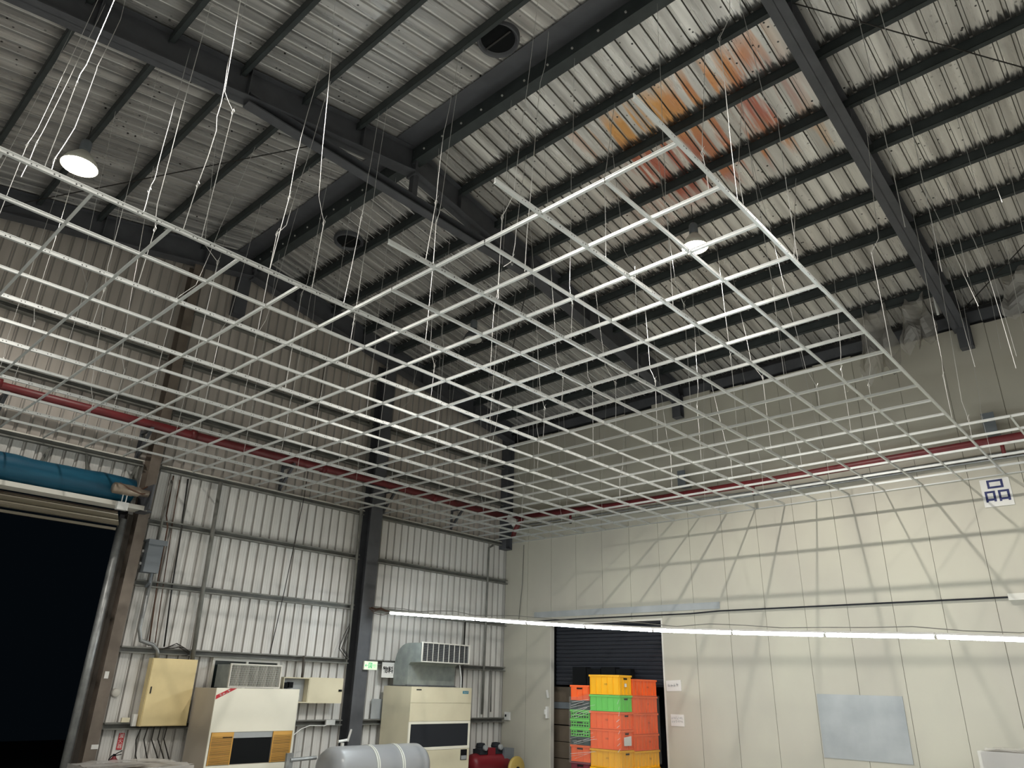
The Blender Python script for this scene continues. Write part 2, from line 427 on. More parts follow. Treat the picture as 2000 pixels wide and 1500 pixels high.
# ------------------------------------------------------------------ steel frame
def rafter(fx, label, tie=False):
    t = thing('roof_rafter', (fx, -8.0, 8.0), label, 'steel beam', 'portal frame rafters')
    for sgn, y0, y1 in ((1, -8.0, -0.02 if fx > 1 else -0.2), (-1, -8.0, -15.9)):
        b0, b1 = zs(y0, Z_RAF), zs(y1, Z_RAF)
        t0, t1 = zs(y0, Z_SHEET)-0.03, zs(y1, Z_SHEET)-0.03
        mb = MB(); mb.m = 0
        # bottom flange, web, top flange
        for (w_, zb0, zb1, th) in ((0.11, b0, b1, 0.014), (0.09, t0-.014, t1-.014, 0.012)):
            mb.hexa([(fx-w_, min(y0, y1), (zb0 if y0 < y1 else zb1)), (fx+w_, min(y0, y1), (zb0 if y0 < y1 else zb1)),
                     (fx+w_, max(y0, y1), (zb1 if y0 < y1 else zb0)), (fx-w_, max(y0, y1), (zb1 if y0 < y1 else zb0)),
                     (fx-w_, min(y0, y1), (zb0 if y0 < y1 else zb1)+th), (fx+w_, min(y0, y1), (zb0 if y0 < y1 else zb1)+th),
                     (fx+w_, max(y0, y1), (zb1 if y0 < y1 else zb0)+th), (fx-w_, max(y0, y1), (zb1 if y0 < y1 else zb0)+th)])
        ya, yb = (y0, y1) if y0 < y1 else (y1, y0)
        za, zb = (b0, b1) if y0 < y1 else (b1, b0)
        ta, tb = (t0, t1) if y0 < y1 else (t1, t0)
        mb.hexa([(fx-.006, ya, za), (fx+.006, ya, za), (fx+.006, yb, zb), (fx-.006, yb, zb),
                 (fx-.006, ya, ta), (fx+.006, ya, ta), (fx+.006, yb, tb), (fx-.006, yb, tb)])
        k = y0 + sgn*1.0
        while (k < y1 if sgn > 0 else k > y1):     # stiffeners
            mb.box((fx-.09, k-.005, zs(k, Z_RAF)+.01), (fx+.09, k+.005, zs(k, Z_SHEET)-.05)); k += sgn*1.78
        part(mb, 'rafter_beam', M_STEEL, t)
    mb = MB(); mb.box((fx-.11, -8.02, 9.15), (fx+.11, -7.98, 9.66))
    for yy in (-8.03, -7.97):
        for zz in (9.22, 9.34, 9.46, 9.58):
            for xx in (-.06, .06): mb.box((fx+xx-.012, yy-.01, zz-.012), (fx+xx+.012, yy+.01, zz+.012))
    part(mb, 'apex_plate', M_STEEL, t)
    return t
rafter(FR[0], 'dark steel rafter lying against the ribbed end wall', )
rafter(FR[1], 'dark steel rafter in the middle, with a tie beam hung under its peak')
rafter(FR[2], 'dark steel rafter nearest on the right, running down to the cream panel wall')
rafter(FR[3], 'dark steel rafter beyond the right edge of the view')
# tie beam and king post under the middle rafter
t = thing('tie_beam', (5.2, -8, 8.62), 'dark horizontal tie beam with a short post under the middle rafter peak', 'steel beam')
part(MB().box((5.12, -10.75, 8.62), (5.28, -5.25, 8.64)).box((5.12, -10.75, 8.64), (5.135, -5.25, 8.78)).box((5.12, -10.75, 8.76), (5.28, -5.25, 8.78)), 'beam', M_STEEL, t)
part(MB().box((5.15, -8.0, 8.78), (5.25, -7.9, 9.2)), 'king_post', M_STEEL, t)
# knee piece under the end wall rafter peak
solo(MB().box((0.02, -8.22, 8.35), (0.2, -7.98, 9.2)), 'gable_post', M_STEEL, 'dark stub post under the peak of the end wall rafter', 'steel post')
# purlins, one per bay
bays = [(FR[0]+.01, FR[1]-.01, 'left bay'), (FR[1]+.01, FR[2]-.01, 'middle bay'), (FR[2]+.01, FR[3]-.01, 'right bay')]
def purlin(xa, xb, yp, label, zoff=0.0, group='roof purlins'):
    z = zs(yp, Z_PUR); s = -SL if yp > -8 else SL
    mb = MB()
    h = 0.148
    def sk(x0, ya, za, x1, yb, zb):
        mb.hexa([(x0, yp+ya, z+za+s*ya), (x1, yp+ya, z+za+s*ya), (x1, yp+yb, z+za+s*yb), (x0, yp+yb, z+za+s*yb),
                 (x0, yp+ya, z+zb+s*ya), (x1, yp+ya, z+zb+s*ya), (x1, yp+yb, z+zb+s*yb), (x0, yp+yb, z+zb+s*yb)])
    sk(xa, 0.0, 0, xb, 0.006, h)            # web
    sk(xa, 0.0, 0, xb, 0.065, 0.006)         # bottom flange
    sk(xa, 0.0, h-.006, xb, 0.065, h)        # top flange
    sk(xa, 0.059, 0.0, xb, 0.065, 0.02)      # lip
    mb.box((xa-.002, yp-.004, z-.02), (xa+.08, yp, z+.13)); mb.box((xb-.08, yp-.004, z-.02), (xb+.002, yp, z+.13))
    return solo(mb, 'roof_purlin', M_PURLIN, label, 'purlin', group)
for xa, xb, bn in bays:
    for k in range(8):
        purlin(xa, xb, -0.775 - .89*(7-k) + 0.0, f'dark purlin, {ORD[k+1]} below the ridge on the panel wall side, {bn}')
    for k in range(8):
        if bn == 'right bay' and k > 3: continue
        purlin(xa, xb, -9.10 - .90*k, f'dark purlin, {ORD[k+1]} below the ridge on the far left slope, {bn}')
    # ridge beam
    t = thing('ridge_beam', ((xa+xb)/2, -8, 9.4), f'wide dark ridge beam with a row of bolt heads, {bn}', 'steel beam', 'ridge beams')
    part(MB().box((xa, -8.04, 9.40), (xb, -8.02, 9.66)).box((xa, -8.02, 9.40), (xb, -7.88, 9.412)).box((xa, -7.88, 9.40), (xb, -7.868, 9.44)), 'channel', M_PURLIN, t)
    part(MB().hexa([(xa, -8.42, 9.60), (xb, -8.42, 9.60), (xb, -8.04, 9.655), (xa, -8.04, 9.655), (xa, -8.42, 9.606), (xb, -8.42, 9.606), (xb, -8.04, 9.662), (xa, -8.04, 9.662)]), 'cap_plate', M_STEEL, t)
    mb = MB(); x = xa+.3
    while x < xb-.1:
        mb.lathe((x, -8.045, 9.50), [(.0, -.014), (.016, -.014), (.016, .004)], 8, 'y'); x += .42
    part(mb, 'bolt_head', M_WIRE, t)
# eave strut at the top of the panel wall
ev = solo(MB().box((0.35, 0.0, 7.86), (5.08, 0.11, 8.06)), 'eave_beam', M_STEEL, 'dark eave beam on top of the panel wall, left of the middle rafter foot', 'steel beam')
solo(MB().box((5.32, 0.0, 7.86), (10.7, 0.11, 8.06)), 'eave_beam', M_STEEL, 'dark eave beam on top of the panel wall, between the middle and right rafter feet', 'steel beam')
solo(MB().box((10.95, 0.0, 7.86), (16.2, 0.11, 8.06)), 'eave_beam', M_STEEL, 'dark eave beam on top of the panel wall, right of the right rafter foot', 'steel beam')
# rafter feet poking through the wall and the stubs lower down
for fx, nm in ((5.2, 'middle'), (10.87, 'right')):
    solo(MB().box((fx-.10, -.17, 7.36), (fx+.10, -.155, 7.9)).box((fx-.10, -.02, 7.36), (fx+.10, 0, 7.9)).box((fx-.008, -.16, 7.36), (fx+.008, 0, 7.9)).box((fx-.1, -.17, 7.36), (fx+.1, 0, 7.375)),
         'column_head', M_STEEL, f'dark steel column head sticking out of the panel wall under the {nm} rafter foot', 'steel stub')
    solo(MB().box((fx-.02, -.26, 5.76), (fx+.16, 0, 5.78)).box((fx-.02, -.26, 5.76), (fx, 0, 6.1)).box((fx-.02, -.26, 5.76), (fx+.16, -.245, 6.1)),
         'steel_bracket', M_GREYBOX, f'dark grey box bracket above the red pipe, below the {nm} rafter foot', 'bracket')
# tapering rafter foot at the eaves is covered by the column head
# columns on the left wall
def hcol(yc, x1, z1, m, label, hw=.15):
    mb = MB()
    mb.box((x1-.014, yc-hw, 0), (x1, yc+hw, z1)).box((0.005, yc-hw, 0), (0.02, yc+hw, z1)).box((0.02, yc-.006, 0), (x1-.014, yc+.006, z1))
    mb.box((0.0, yc-hw-.05, 0), (x1+.05, yc+hw+.05, .02))
    return solo(mb, 'steel_column', m, label, 'steel column')
hcol(-4.38, .30, zs(-4.38, Z_RAF), M_STEEL, 'dark steel column in the middle of the ribbed wall')
hcol(-9.05, .26, zs(-9.05, Z_RAF), M_BROWN, 'brown steel column beside the big dark door opening', .085)
hcol(-13.5, .26, zs(-13.5, Z_RAF), M_BROWN, 'brown steel column on the far side of the big door opening', .13)
mb = MB().box((.0, -.27, 4.95), (.22, -.255, 8.0)).box((.0, -.045, 4.95), (.22, -.03, 8.0)).box((.11, -.26, 4.95), (.12, -.04, 8.0)).box((.0, -.27, 4.94), (.22, -.03, 4.96))
solo(mb, 'steel_column', M_STEEL, 'dark steel column in the upper corner of the two walls', 'steel column')
# wall girts
wb = [(-13.2, -9.17, 'beside and above the big door', (5.08, 6.10, 7.07)),
      (-8.88, -4.56, 'between the brown and the middle column', (1.03, 2.13, 3.15, 4.15, 5.08, 6.10, 7.07, 8.15)),
      (-4.20, -0.02, 'between the middle column and the corner', (1.03, 2.13, 3.15, 4.15, 5.08, 6.10, 7.07))]
for ya, yb, nm, zz in wb:
    for k, z in enumerate(zz):
        mb = MB().box((.004, ya, z-.05), (.012, yb, z+.05)).box((.004, ya, z+.045), (.10, yb, z+.05)).box((.004, ya, z-.05), (.10, yb, z-.045)) \
            .box((.095, ya, z+.03), (.10, yb, z+.05)).box((.095, ya, z-.05), (.10, yb, z-.03))
        solo(mb, 'wall_girt', M_GIRT, f'horizontal grey wall rail, {ORD[k+1]} from the bottom, {nm}', 'wall rail', 'wall rails on the ribbed wall')
solo(MB().box((.004, -13.2, 4.50), (.10, -9.17, 4.62)).box((.10, -13.2, 4.60), (.16, -9.17, 4.62)), 'door_lintel', M_GIRT, 'grey lintel rail above the blue rolled door', 'wall rail')
for k, yy in enumerate((-12.3, -11.5, -10.7, -9.95, -9.35)):
    solo(MB().beam((.05, yy, 4.62), (.05, yy+rnd.uniform(-.12, .12), 5.03), .035, .035, (1, 0, 0)), 'lintel_strut', M_GIRT,
         f'thin grey strut above the big door lintel, {ORD[k+1]} from the left', 'strut', 'struts above the big door')
solo(MB().tube([(.06, -9.24, 4.62), (.06, -9.24, 5.03)], .03), 'lintel_post', M_GIRT, 'pale short post beside the brown column above the door', 'post')

# ------------------------------------------------------------------ suspended ceiling grid
grid = thing('ceiling_grid', (5.5, -5, GZ), 'bare metal suspended ceiling grid without tiles, hung across the hall', 'ceiling grid')
def tee(mb, a, b, fw=.024, wh=.036):
    a = Vector(a); b = Vector(b)
    mb.beam(a, b, fw, .003); mb.beam(a+Vector((0, 0, wh/2)), b+Vector((0, 0, wh/2)), .003, wh); mb.beam(a+Vector((0, 0, wh)), b+Vector((0, 0, wh)), .008, .006)
ROW_I = {}
for i in range(-6, 18):
    if i == 0: ya = -10.675
    elif i == 2: ya = -10.646
    elif i == 4: ya = -10.656
    elif i in (1, 3, 5): ya = GY(0)
    elif i >= 6: ya = -17.0
    else: ya = GY(12)
    if i < 0 and i % 2: ya = GY(12)
    mb = MB(); main = i % 2 == 0
    if main:
        yy = ya
        while yy < -0.02:       # mains come in 3 m lengths with slightly different levels
            y2 = min(yy+3.05, -0.01); dz = rnd.uniform(-.004, .004)
            tee(mb, (GX(i), yy, GZ+dz), (GX(i), y2, GZ+dz), .026, .040); yy = y2
        yy = ya+.3
        while yy < -.3:
            mb.m = 1
            mb.box((GX(i)+.0016, yy-.004, GZ+.016), (GX(i)+.0022, yy+.004, GZ+.024)); mb.box((GX(i)+.0016, yy+.03, GZ+.02), (GX(i)+.0022, yy+.038, GZ+.026)); mb.m = 0
            yy += .15 if ya < -12 or yy < -6 else .6
    else:
        j = 0 if i >= 0 else 12
        if i >= 6: j = -11
        while GY(j) < -.05:
            a, b = GY(j)+.006, min(GY(j+1)-.006, -.012); dx = rnd.uniform(-.003, .003)
            tee(mb, (GX(i)+dx, a, GZ+rnd.uniform(0, .002)), (GX(i)+dx, b, GZ), .024, .030)
            j += 1
    part(mb, 'main_tee' if main else 'short_tee_line', [M_GALV, M_BLACKINK], grid)
pieces = []
for j in range(-5, 17):
    lo, hi = (0, 18) if j >= 0 else (6, 18)
    if j >= 12: lo = -6
    for i in range(lo, hi):
        xb, xa = GX(i), (GX(i+1) if i < 17 else 0.105)
        mid = Vector(((xa+xb)/2, GY(j), GZ)); pieces.append(((mid-CAM).length, xa+.006, xb-.006, GY(j)+rnd.uniform(-.003, .003), (GZ+.003)+rnd.uniform(-.001, .002)))
pieces.sort()
for p in pieces[:98]:
    mb = MB(); tee(mb, (p[1], p[3], p[4]), (p[2], p[3], p[4]), .024, .030); part(mb, 'cross_tee', M_GALV, grid)
mb = MB()
for p in pieces[98:]: tee(mb, (p[1], p[3], p[4]), (p[2], p[3], p[4]), .024, .030)
o = part(mb, 'cross_tee', M_GALV, grid); o['kind'] = 'stuff'
mb = MB().box((0.0, -.022, GZ-.002), (18, -.0005, GZ+.001)).box((0.0, -.002, GZ), (18, -.0005, GZ+.022)); part(mb, 'wall_angle', M_GALV, grid)
for ya, yb in ((-8.88, -4.56), (-4.16, -.3), (-13.2, -9.17)):
    part(MB().box((.102, ya, GZ-.006), (.125, yb, GZ-.003)).box((.1005, ya, GZ-.006), (.1025, yb, GZ+.02)), 'wall_angle', M_FRAME, grid)

# hanger wires
def wire(pts, r, label, group, ends=True):
    mb = MB(); P = [Vector(p) for p in pts]
    Q = []
    for a, b in zip(P, P[1:]):
        n = max(2, int((b-a).length/.5))
        for k in range(n):
            q = a.lerp(b, k/n)
            if k: q = q + Vector((rnd.uniform(-.006, .006), rnd.uniform(-.006, .006), 0))
            Q.append(q)
    Q.append(P[-1])
    mb.tube(Q, r, 5)
    if ends:       # twisted tail at the lower joint
        e = P[-2] if len(P) > 2 else P[-1]
        mb.tube([e+Vector((0, 0, .03)), e+Vector((.012, .009, 0)), e+Vector((.002, 0, -.05)), e+Vector((-.010, -.008, -.01)), e+Vector((-.004, 0, .03))], r*.6, 4)
        mb.tube([e+Vector((0, 0, .03)), e+Vector((.02, .01, .07))], r*.5, 4)
    return solo(mb, 'hanger_wire', M_WIRE, label, 'wire', group)
manual = [
 [[5.25,-12.53,8.77],[6.71,-12.87,5.86],[6.81,-12.9,5.64],[7.06,-12.95,5.15]],
 [[5.46,-12.4,8.80],[5.73,-12.43,8.25],[6.32,-12.59,7.07],[6.38,-12.6,6.95],[6.94,-12.71,5.85],[7.2,-12.81,5.33],[7.29,-12.82,5.15]],
 [[6.35,-11.43,8.98],[6.73,-11.6,7.58],[6.92,-11.64,6.92],[6.98,-11.67,6.68],[7.05,-11.67,6.47],[7.26,-11.79,5.68],[7.32,-11.84,5.15]],
 [[5.2,-11.55,8.94],[6.93,-12.04,5.89],[7.05,-12.07,5.67],[7.17,-12.12,5.47],[7.32,-12.16,5.15]],
 [[6.37,-10.37,9.18],[6.83,-10.73,7.14],[6.89,-10.77,6.87],[7.07,-10.86,6.17],[7.31,-11.04,5.15]],
 [[7.25,-8.96,9.40],[7.89,-9.62,7.43],[7.93,-9.67,7.27],[8.29,-9.99,6.02],[8.52,-10.24,5.15]],
 [[8.34,-8.40,9.58],[8.53,-8.69,8.61],[8.56,-8.8,8.27],[8.72,-9.05,7.25],[9.06,-9.55,5.15]],
 [[5.71,-9.07,9.37],[6.62,-9.71,7.06],[6.74,-9.80,6.66],[7.33,-10.25,5.15]],
 [[8.39,-7.0,9.38],[9.28,-8.6,6.59],[9.73,-9.26,5.15]],
 [[9.79,-7.0,9.38],[10.68,-9.23,5.77],[10.85,-9.54,5.15]],
 [[9.84,-6.1,9.21],[10.73,-8.67,5.94],[10.96,-9.21,5.15]],
 [[6.72,-6.99,9.38],[8.94,-9.59,5.29],[8.97,-9.73,5.15]],
 [[9.84,-4.4,8.89],[10.95,-8.26,5.15]]]
for k, pts in enumerate(sorted(manual, key=lambda p: p[-1][0]-.3*p[-1][1])):
    wire(pts, .0032, f'hanger wire with a twisted joint at the near grid edge, {ORD[k+1]} from the left', 'twisted hanger wires at the near grid edge')
loose = [([[11.51,-6.67,9.29],[11.5,-6.57,6.11]], 'loose wire with a free end, nearest the right rafter'),
 ([[11.68,-6.32,9.23],[11.71,-6.27,7.46],[11.67,-6.22,5.69]], 'longest loose wire right of the right rafter'),
 ([[11.27,-3.4,8.69],[11.55,-3.3,6.58]], 'short loose wire in front of the foot of the right rafter'),
 ([[11.55,-3.22,8.65],[11.73,-3.16,7.11],[11.76,-3.12,5.68]], 'bent loose wire farthest right, in front of the cream panel wall')]
for pts, lb in loose: wire(pts, .0038, lb, None, False)
purl = [-0.775-.89*k for k in range(8)] + [-8.0] + [-9.10-.9*k for k in range(8)]
for i in range(0, 18, 2):
    yy = -0.9; nw = 0
    while yy > (-10.0 if i < 6 else -13.6):
        nw += 1
        if rnd.random() < .93:
            yb = yy + rnd.uniform(-.12, .12)
            yp = min(purl, key=lambda q: abs(q-(yb+rnd.uniform(-.4, .4))))
            gx = GX(i); tx = gx + rnd.uniform(-.35, .25)
            zt = zs(yp, Z_PUR)+.02
            if yp == -8.0: zt = 9.40
            if all(abs(tx-f) > .14 for f in FR):
                k1 = rnd.uniform(.12, .45); zk = GZ+.04+k1*(zt-GZ)
                kx = gx+(tx-gx)*k1+rnd.uniform(-.04, .04)
                wire([(tx, yp+.03, zt), (kx, yb+(yp-yb)*k1, zk), (gx+rnd.uniform(-.01, .01), yb+.02, zk-.25), (gx, yb, GZ+.04)], .0026 if rnd.random() < .6 else .0034,
                     f'thin hanger wire, {ORD[9-i//2]} main rail from the ribbed wall, {ORD[nw]} from the panel wall', 'thin hanger wires above the grid')
        yy -= 1.2
for k in range(9):      # wires not yet attached, right of the grid edge
    x = 11.15+.14*k+rnd.uniform(-.04, .04); yp = purl[rnd.randrange(0, 5)]
    if abs(x-FR[2]) < .15: continue
    zt = zs(yp, Z_PUR)+.01
    wire([(x, yp+.03, zt), (x+rnd.uniform(-.1, .1), yp+rnd.uniform(-.05, .1), zt-rnd.uniform(1.2, 2.6))], .0028, f'thin loose wire hanging free from a purlin, {ORD[k+1]} to the right of the right rafter', 'free wires right of the grid', False)
# bracing rods
for a, b, lb in (((10.94, -6.99, 9.30), (13.6, -3.55, 8.72), 'thin dark bracing rod crossing the right bay from the right rafter'),
                 ((12.9, -2.2, 8.45), (11.0, -.3, 8.02), 'thin dark bracing rod near the eave in the right bay'),
                 ((0.3, -12.2, 8.55), (5.1, -9.2, 9.15), 'thin dark bracing rod on the left slope above the lit lamp'),
                 ((0.4, -1.0, 8.1), (5.0, -4.9, 8.9), 'thin dark bracing rod over the far corner of the left bay')):
    solo(MB().tube([a, b], .009, 6), 'bracing_rod', M_CABLE, lb, 'bracing rod')

# ------------------------------------------------------------------ roof ventilators
for (vx, vy, lb) in ((7.80, -8.78, 'round black roof ventilator opening nearest, beside the ridge beam'), (2.42, -7.25, 'round black roof ventilator opening farther left, beyond the ridge beam')):
    z = zs(vy, Z_SHEET); t = thing('roof_ventilator', (vx, vy, z-.1), lb, 'ventilator', 'roof ventilators')
    part(MB().lathe((vx, vy, z), [(.215, -.02), (.245, -.055), (.262, -.075), (.275, -.07), (.285, -.03), (.285, .02)], 36), 'collar', M_STEEL, t, True)
    part(MB().lathe((vx, vy, z), [(.0, -.045), (.12, -.05), (.225, -.03)], 36), 'throat', M_BLACK, t, True)
    part(MB().box((vx-.22, vy-.012, z-.062), (vx+.22, vy+.012, z-.05)), 'throat_bar', M_CABLE, t)

# ------------------------------------------------------------------ high bay lamps
def highbay(x, y, z, lit, label, r=.20, power=1.0):
    t = thing('high_bay_lamp', (x, y, z), label, 'lamp', 'high bay lamps')
    top = zs(y, Z_PUR)
    part(MB().lathe((x, y, z), [(r, 0), (r+.006, .004), (r*.85, .10), (r*.5, .20), (.065, .25), (.06, .25)], 28), 'lamp_shade', M_STEEL if not lit else M_SHADEIN, t, True)
    part(MB().lathe((x, y, z+.25), [(.0, 0), (.062, 0), (.07, .02), (.07, .16), (.05, .19), (0, .19)], 20), 'gear_housing', M_GREYBOX, t, True)
    part(MB().tube([(x, y, z+.44), (x, y, z+.49), (x+.02, y, z+.52), (x, y, z+.55), (x, y, top+.02)], .006, 6), 'hook', M_CABLE, t)
    part(MB().lathe((x, y, z+.006), [(.0, -.03), (r*.5, -.022), (r*.93, .0)], 28), 'lens', M_LENS if lit else M_UNLIT, t, True)
    if lit:
        ld = bpy.data.lights.new('lamp_light', 'SPOT'); ld.energy = HIGHBAY_W*power; ld.color = (1.0, .95, .87)
        ld.spot_size = math.radians(SPOT_DEG); ld.spot_blend = .4; ld.shadow_soft_size = .06
        lo = bpy.data.objects.new('lamp_light', ld); col.objects.link(lo); lo.parent = t; lo.location = (0, 0, -.10)
highbay(2.9, -11.87, 8.15, True, 'lit high bay lamp at the far left, above the edge rail of the grid', .23, .4)
highbay(8.29, -4.75, 8.15, True, 'lit high bay lamp over the right half of the grid', .20, 1.5)
highbay(3.34, -4.72, 8.10, False, 'unlit high bay lamp with a dark conical shade, seen through the grid', .19)
highbay(7.85, -11.87, 8.15, True, 'lit high bay lamp just above the top edge of the view')
highbay(13.4, -11.87, 8.15, True, 'lit high bay lamp above and right of the photographer')
highbay(13.4, -4.75, 8.15, True, 'lit high bay lamp just outside the right edge of the view', .2, .6)

# ------------------------------------------------------------------ LED tubes on a sagging line
def ledz(x):
    a = [(.2, 3.12), (.94, 3.036), (4.2, 2.761), (6.6, 2.573), (8.62, 2.468), (10.47, 2.396), (11.35, 2.342), (13, 2.27), (16, 2.3)]
    for (x0, z0), (x1, z1) in zip(a, a[1:]):
        if x0 <= x <= x1: return z0+(z1-z0)*(x-x0)/(x1-x0)
    return a[-1][1]
def led(x0, yy, zf, label, grp, L=1.19, tm=None):
    x1 = x0+L; z0, z1 = zf(x0), zf(x1)
    t = thing('led_tube', ((x0+x1)/2, yy, (z0+z1)/2-.02), label, 'tube light', grp)
    part(MB().tube([(x0+.004, yy, z0-.014), (x1-.004, yy, z1-.014)], .021, 10), 'light_tube', tm or M_TUBE, t, True)
    part(MB().beam((x0, yy, z0+.020), (x1, yy, z1+.020), .052, .022), 'batten', M_WHITE, t)
    part(MB().tube([(x0, yy, z0-.014), (x0+.012, yy, z0-.014)], .022, 10), 'end_cap', M_WHITE, t)
    part(MB().tube([(x1-.012, yy, z1-.014), (x1, yy, z1-.014)], .022, 10), 'end_cap', M_WHITE, t)
for k in range(11):
    led(.94+1.2*k, -4.3, ledz, f'glowing LED tube, {ORD[k+1]} from the middle column in the string across the hall', 'LED tubes in a string')
for k in range(9):  # unseen tube line added as front fill light
    led(1.5+1.9*k, -16.2, lambda x: 3.6, f'glowing LED tube behind the photographer, {ORD[k+1]} from the left', 'LED tubes behind the photographer', tm=M_TUBE2)
for k in range(9):  # second unseen line, added for more light from the front
    led(3.4+1.7*k, -14.6, lambda x: 3.1, f'glowing LED tube on the near line behind the photographer, {ORD[k+1]} from the left', 'LED tubes on the near line behind the photographer', tm=M_TUBE2)
pts = [(x*.5+.32, -4.3+.02*math.sin(x*2.1), ledz(x*.5+.32)+.075+.018*math.sin(x*1.7)+.012*math.sin(x*3.9)) for x in range(0, 30)]
solo(MB().tube(pts, .006, 6), 'light_cable', M_GIRT, 'grey cable lying along the top of the LED tube string', 'cable')
mb = MB()
for k in range(6):
    q = rnd.uniform(-.03, .03)
    mb.tube([(.31, -4.32+q, 3.15+.5*q), (.45, -4.3+q, 3.10+q), (.62, -4.31+q*.5, 3.12+q*.7), (.80, -4.3, 3.07+q*.4), (.95, -4.3, 3.06)], .006, 5)
mb.tube([(.31, -4.35, 3.16), (.5, -4.36, 3.03), (.75, -4.33, 2.99), (1.05, -4.31, 3.03)], .005, 5)
solo(mb, 'cable_bundle', M_CABLEBR, 'twisted brown and grey cables between the middle column and the LED tube string', 'cable')

# ------------------------------------------------------------------ red fire pipes
t = thing('fire_pipe', (.35, -6, 5.65), 'red fire pipe along the ribbed wall behind the grid', 'pipe')
part(MB().tube([(.35, -13.4, 5.66), (.35, -9, 5.69), (.35, -4.5, 5.73), (.35, -.36, 5.70)], .075, 14), 'pipe_run', M_RED, t, True)
mb = MB()
for yy in (-11.6, -8.6, -5.9, -2.9): mb.tube([(.35, yy, 5.70), (.35, yy+.09, 5.70)], .09, 14)
part(mb, 'coupling', M_RED, t, True)
t = thing('fire_pipe', (6, -.32, 5.5), 'dark red fire pipe along the cream panel wall', 'pipe')
part(MB().tube([(.42, -.32, 5.70), (3.6, -.32, 5.56), (7.2, -.32, 5.55), (11.4, -.32, 5.60), (17, -.32, 5.64)], .072, 14), 'pipe_run', M_RED, t, True)
for xx in (11.05, 6.86, 2.33):
    mb = MB().tube([(xx, -.32, 5.52), (xx, -.32, 5.36)], .03, 10)
    p1 = part(mb, 'sprinkler_drop', M_RED, t, True)
    part(MB().lathe((xx, -.32, 5.31), [(0, 0), (.028, 0), (.032, .02), (.012, .05)], 12), 'sprinkler_head', M_CABLE, p1)
part(MB().tube([(.80, -.32, 5.62), (.66, -.32, 5.46), (.55, -.32, 5.30), (.50, -.32, 5.16)], .06, 12), 'drop_pipe', M_RED, t, True)
part(MB().tube([(.36, -.36, 5.70), (.45, -.35, 5.64), (.56, -.34, 5.56), (.60, -.36, 5.46)], [.09, .10, .10, .07], 10), 'wrapped_elbow', M_PAPER, t, True)
for k, (yb, zz) in enumerate(((-11.37, 5.60), (-9.24, 5.62), (-6.51, 5.63), (-3.96, 5.66), (-1.92, 5.64))):
    nm = ('at the left edge of the view', 'on the brown column', 'between the brown and middle columns', 'just right of the middle column', 'between the middle column and the corner')[k]
    solo(MB().beam((.02, yb-.05, zz-.02), (.45, yb-.05, zz-.02), .05, .05).beam((.03, yb-.05, zz-.42), (.40, yb-.05, zz-.04), .045, .045).box((0.005, yb-.08, zz-.5), (.03, yb-.02, zz+.04)),
         'pipe_bracket', M_STEEL, f'dark triangular bracket holding the red pipe {nm}', 'bracket', 'brackets of the red pipe')
solo(MB().tube([(.3, -.05, 5.44), (8, -.05, 5.38), (18, -.05, 5.36)], .022, 8), 'wall_conduit', M_JAMB, 'thin silver conduit on the cream wall under the red pipe', 'conduit')
solo(MB().tube([(.3, -.04, 5.52), (8, -.04, 5.46), (18, -.04, 5.44)], .014, 8), 'wall_conduit', M_JAMB, 'thinner silver conduit just above the other one on the cream wall', 'conduit')
solo(MB().tube([(.92, -.03, 3.20), (5.15, -.03, 3.20), (5.8, -.03, 3.225), (10.62, -.03, 3.22)], .014, 8), 'wall_conduit', M_DARKGREY, 'dark cable conduit across the cream wall above the doorway and the LED string', 'conduit')
solo(MB().box((10.62, -.07, 3.17), (10.85, -.001, 3.27)), 'junction_box', M_FRAME, 'pale junction box at the right end of the dark conduit', 'junction box')
solo(MB().box((.98, -.016, 3.27), (5.79, -.004, 3.40)), 'cover_strip', M_SHEETGREY, 'long grey metal strip on the cream wall above the doorway', 'metal strip')
solo(MB().tube([(.62, -.03, 5.03), (.60, -.03, 4.1), (.50, -.03, 3.2)], .008, 6), 'wall_cable', M_GIRT, 'thin slanting cable on the cream wall near the corner', 'cable')

# ------------------------------------------------------------------ things on the cream wall
t = thing('wall_sign', (10.78, 0, 4.6), 'white square sign with one navy character high on the cream wall', 'sign')
part(MB().box((10.58, -.012, 4.62), (10.99, -.001, 5.07)), 'board', M_PAPER, t)
text_mesh('品', .40, M_NAVYINK, 'lettering', t, (10.785, -.014, 4.85), (1, 0, 0), (0, 0, 1),   .001, .002)
solo(MB().box((7.475, -.014, .79), (8.857, -.004, 1.775)), 'metal_patch', M_SHEETGREY, 'large grey metal sheet covering a patch of the cream wall', 'metal sheet')
def paper(x0, x1, z0, z1, label, tilt=0, rows=2):
    t = thing('paper_notice', ((x0+x1)/2, 0, z0), label, 'notice')
    part(MB().hexa([(x0, -.012, z0+tilt*.3), (x1, -.012, z0+tilt), (x1, -.002, z0+tilt), (x0, -.002, z0+tilt*.3), (x0, -.03 if tilt else -.012, z1), (x1, -.02 if tilt else -.012, z1+tilt), (x1, -.002, z1+tilt), (x0, -.002, z1)]), 'sheet', M_PAPER, t)
    return t
t = paper(4.50, 4.83, 1.74, 1.94, 'crumpled silvery paper notice beside the doorway, the upper one', .02)
scribble(t, (4.66, -.034, 1.86), (1, 0, .06), (0, 0, 1), 4, 1, .05, .05, M_SHEETGREY)
t = paper(4.56, 4.85, 1.125, 1.335, 'white paper notice with two rows of writing beside the doorway, the lower one')
scribble(t, (4.70, -.0135, 1.27), (1, 0, 0), (0, 0, 1), 6, 2, .034, .04, M_SHEETGREY)
solo(MB().box((1.395, -.06, 1.12), (1.45, -.002, 1.36)).box((1.38, -.09, 1.2), (1.395, -.01, 1.30)), 'door_handle_box', M_WHITE, 'white plastic catch left of the doorway', 'catch')
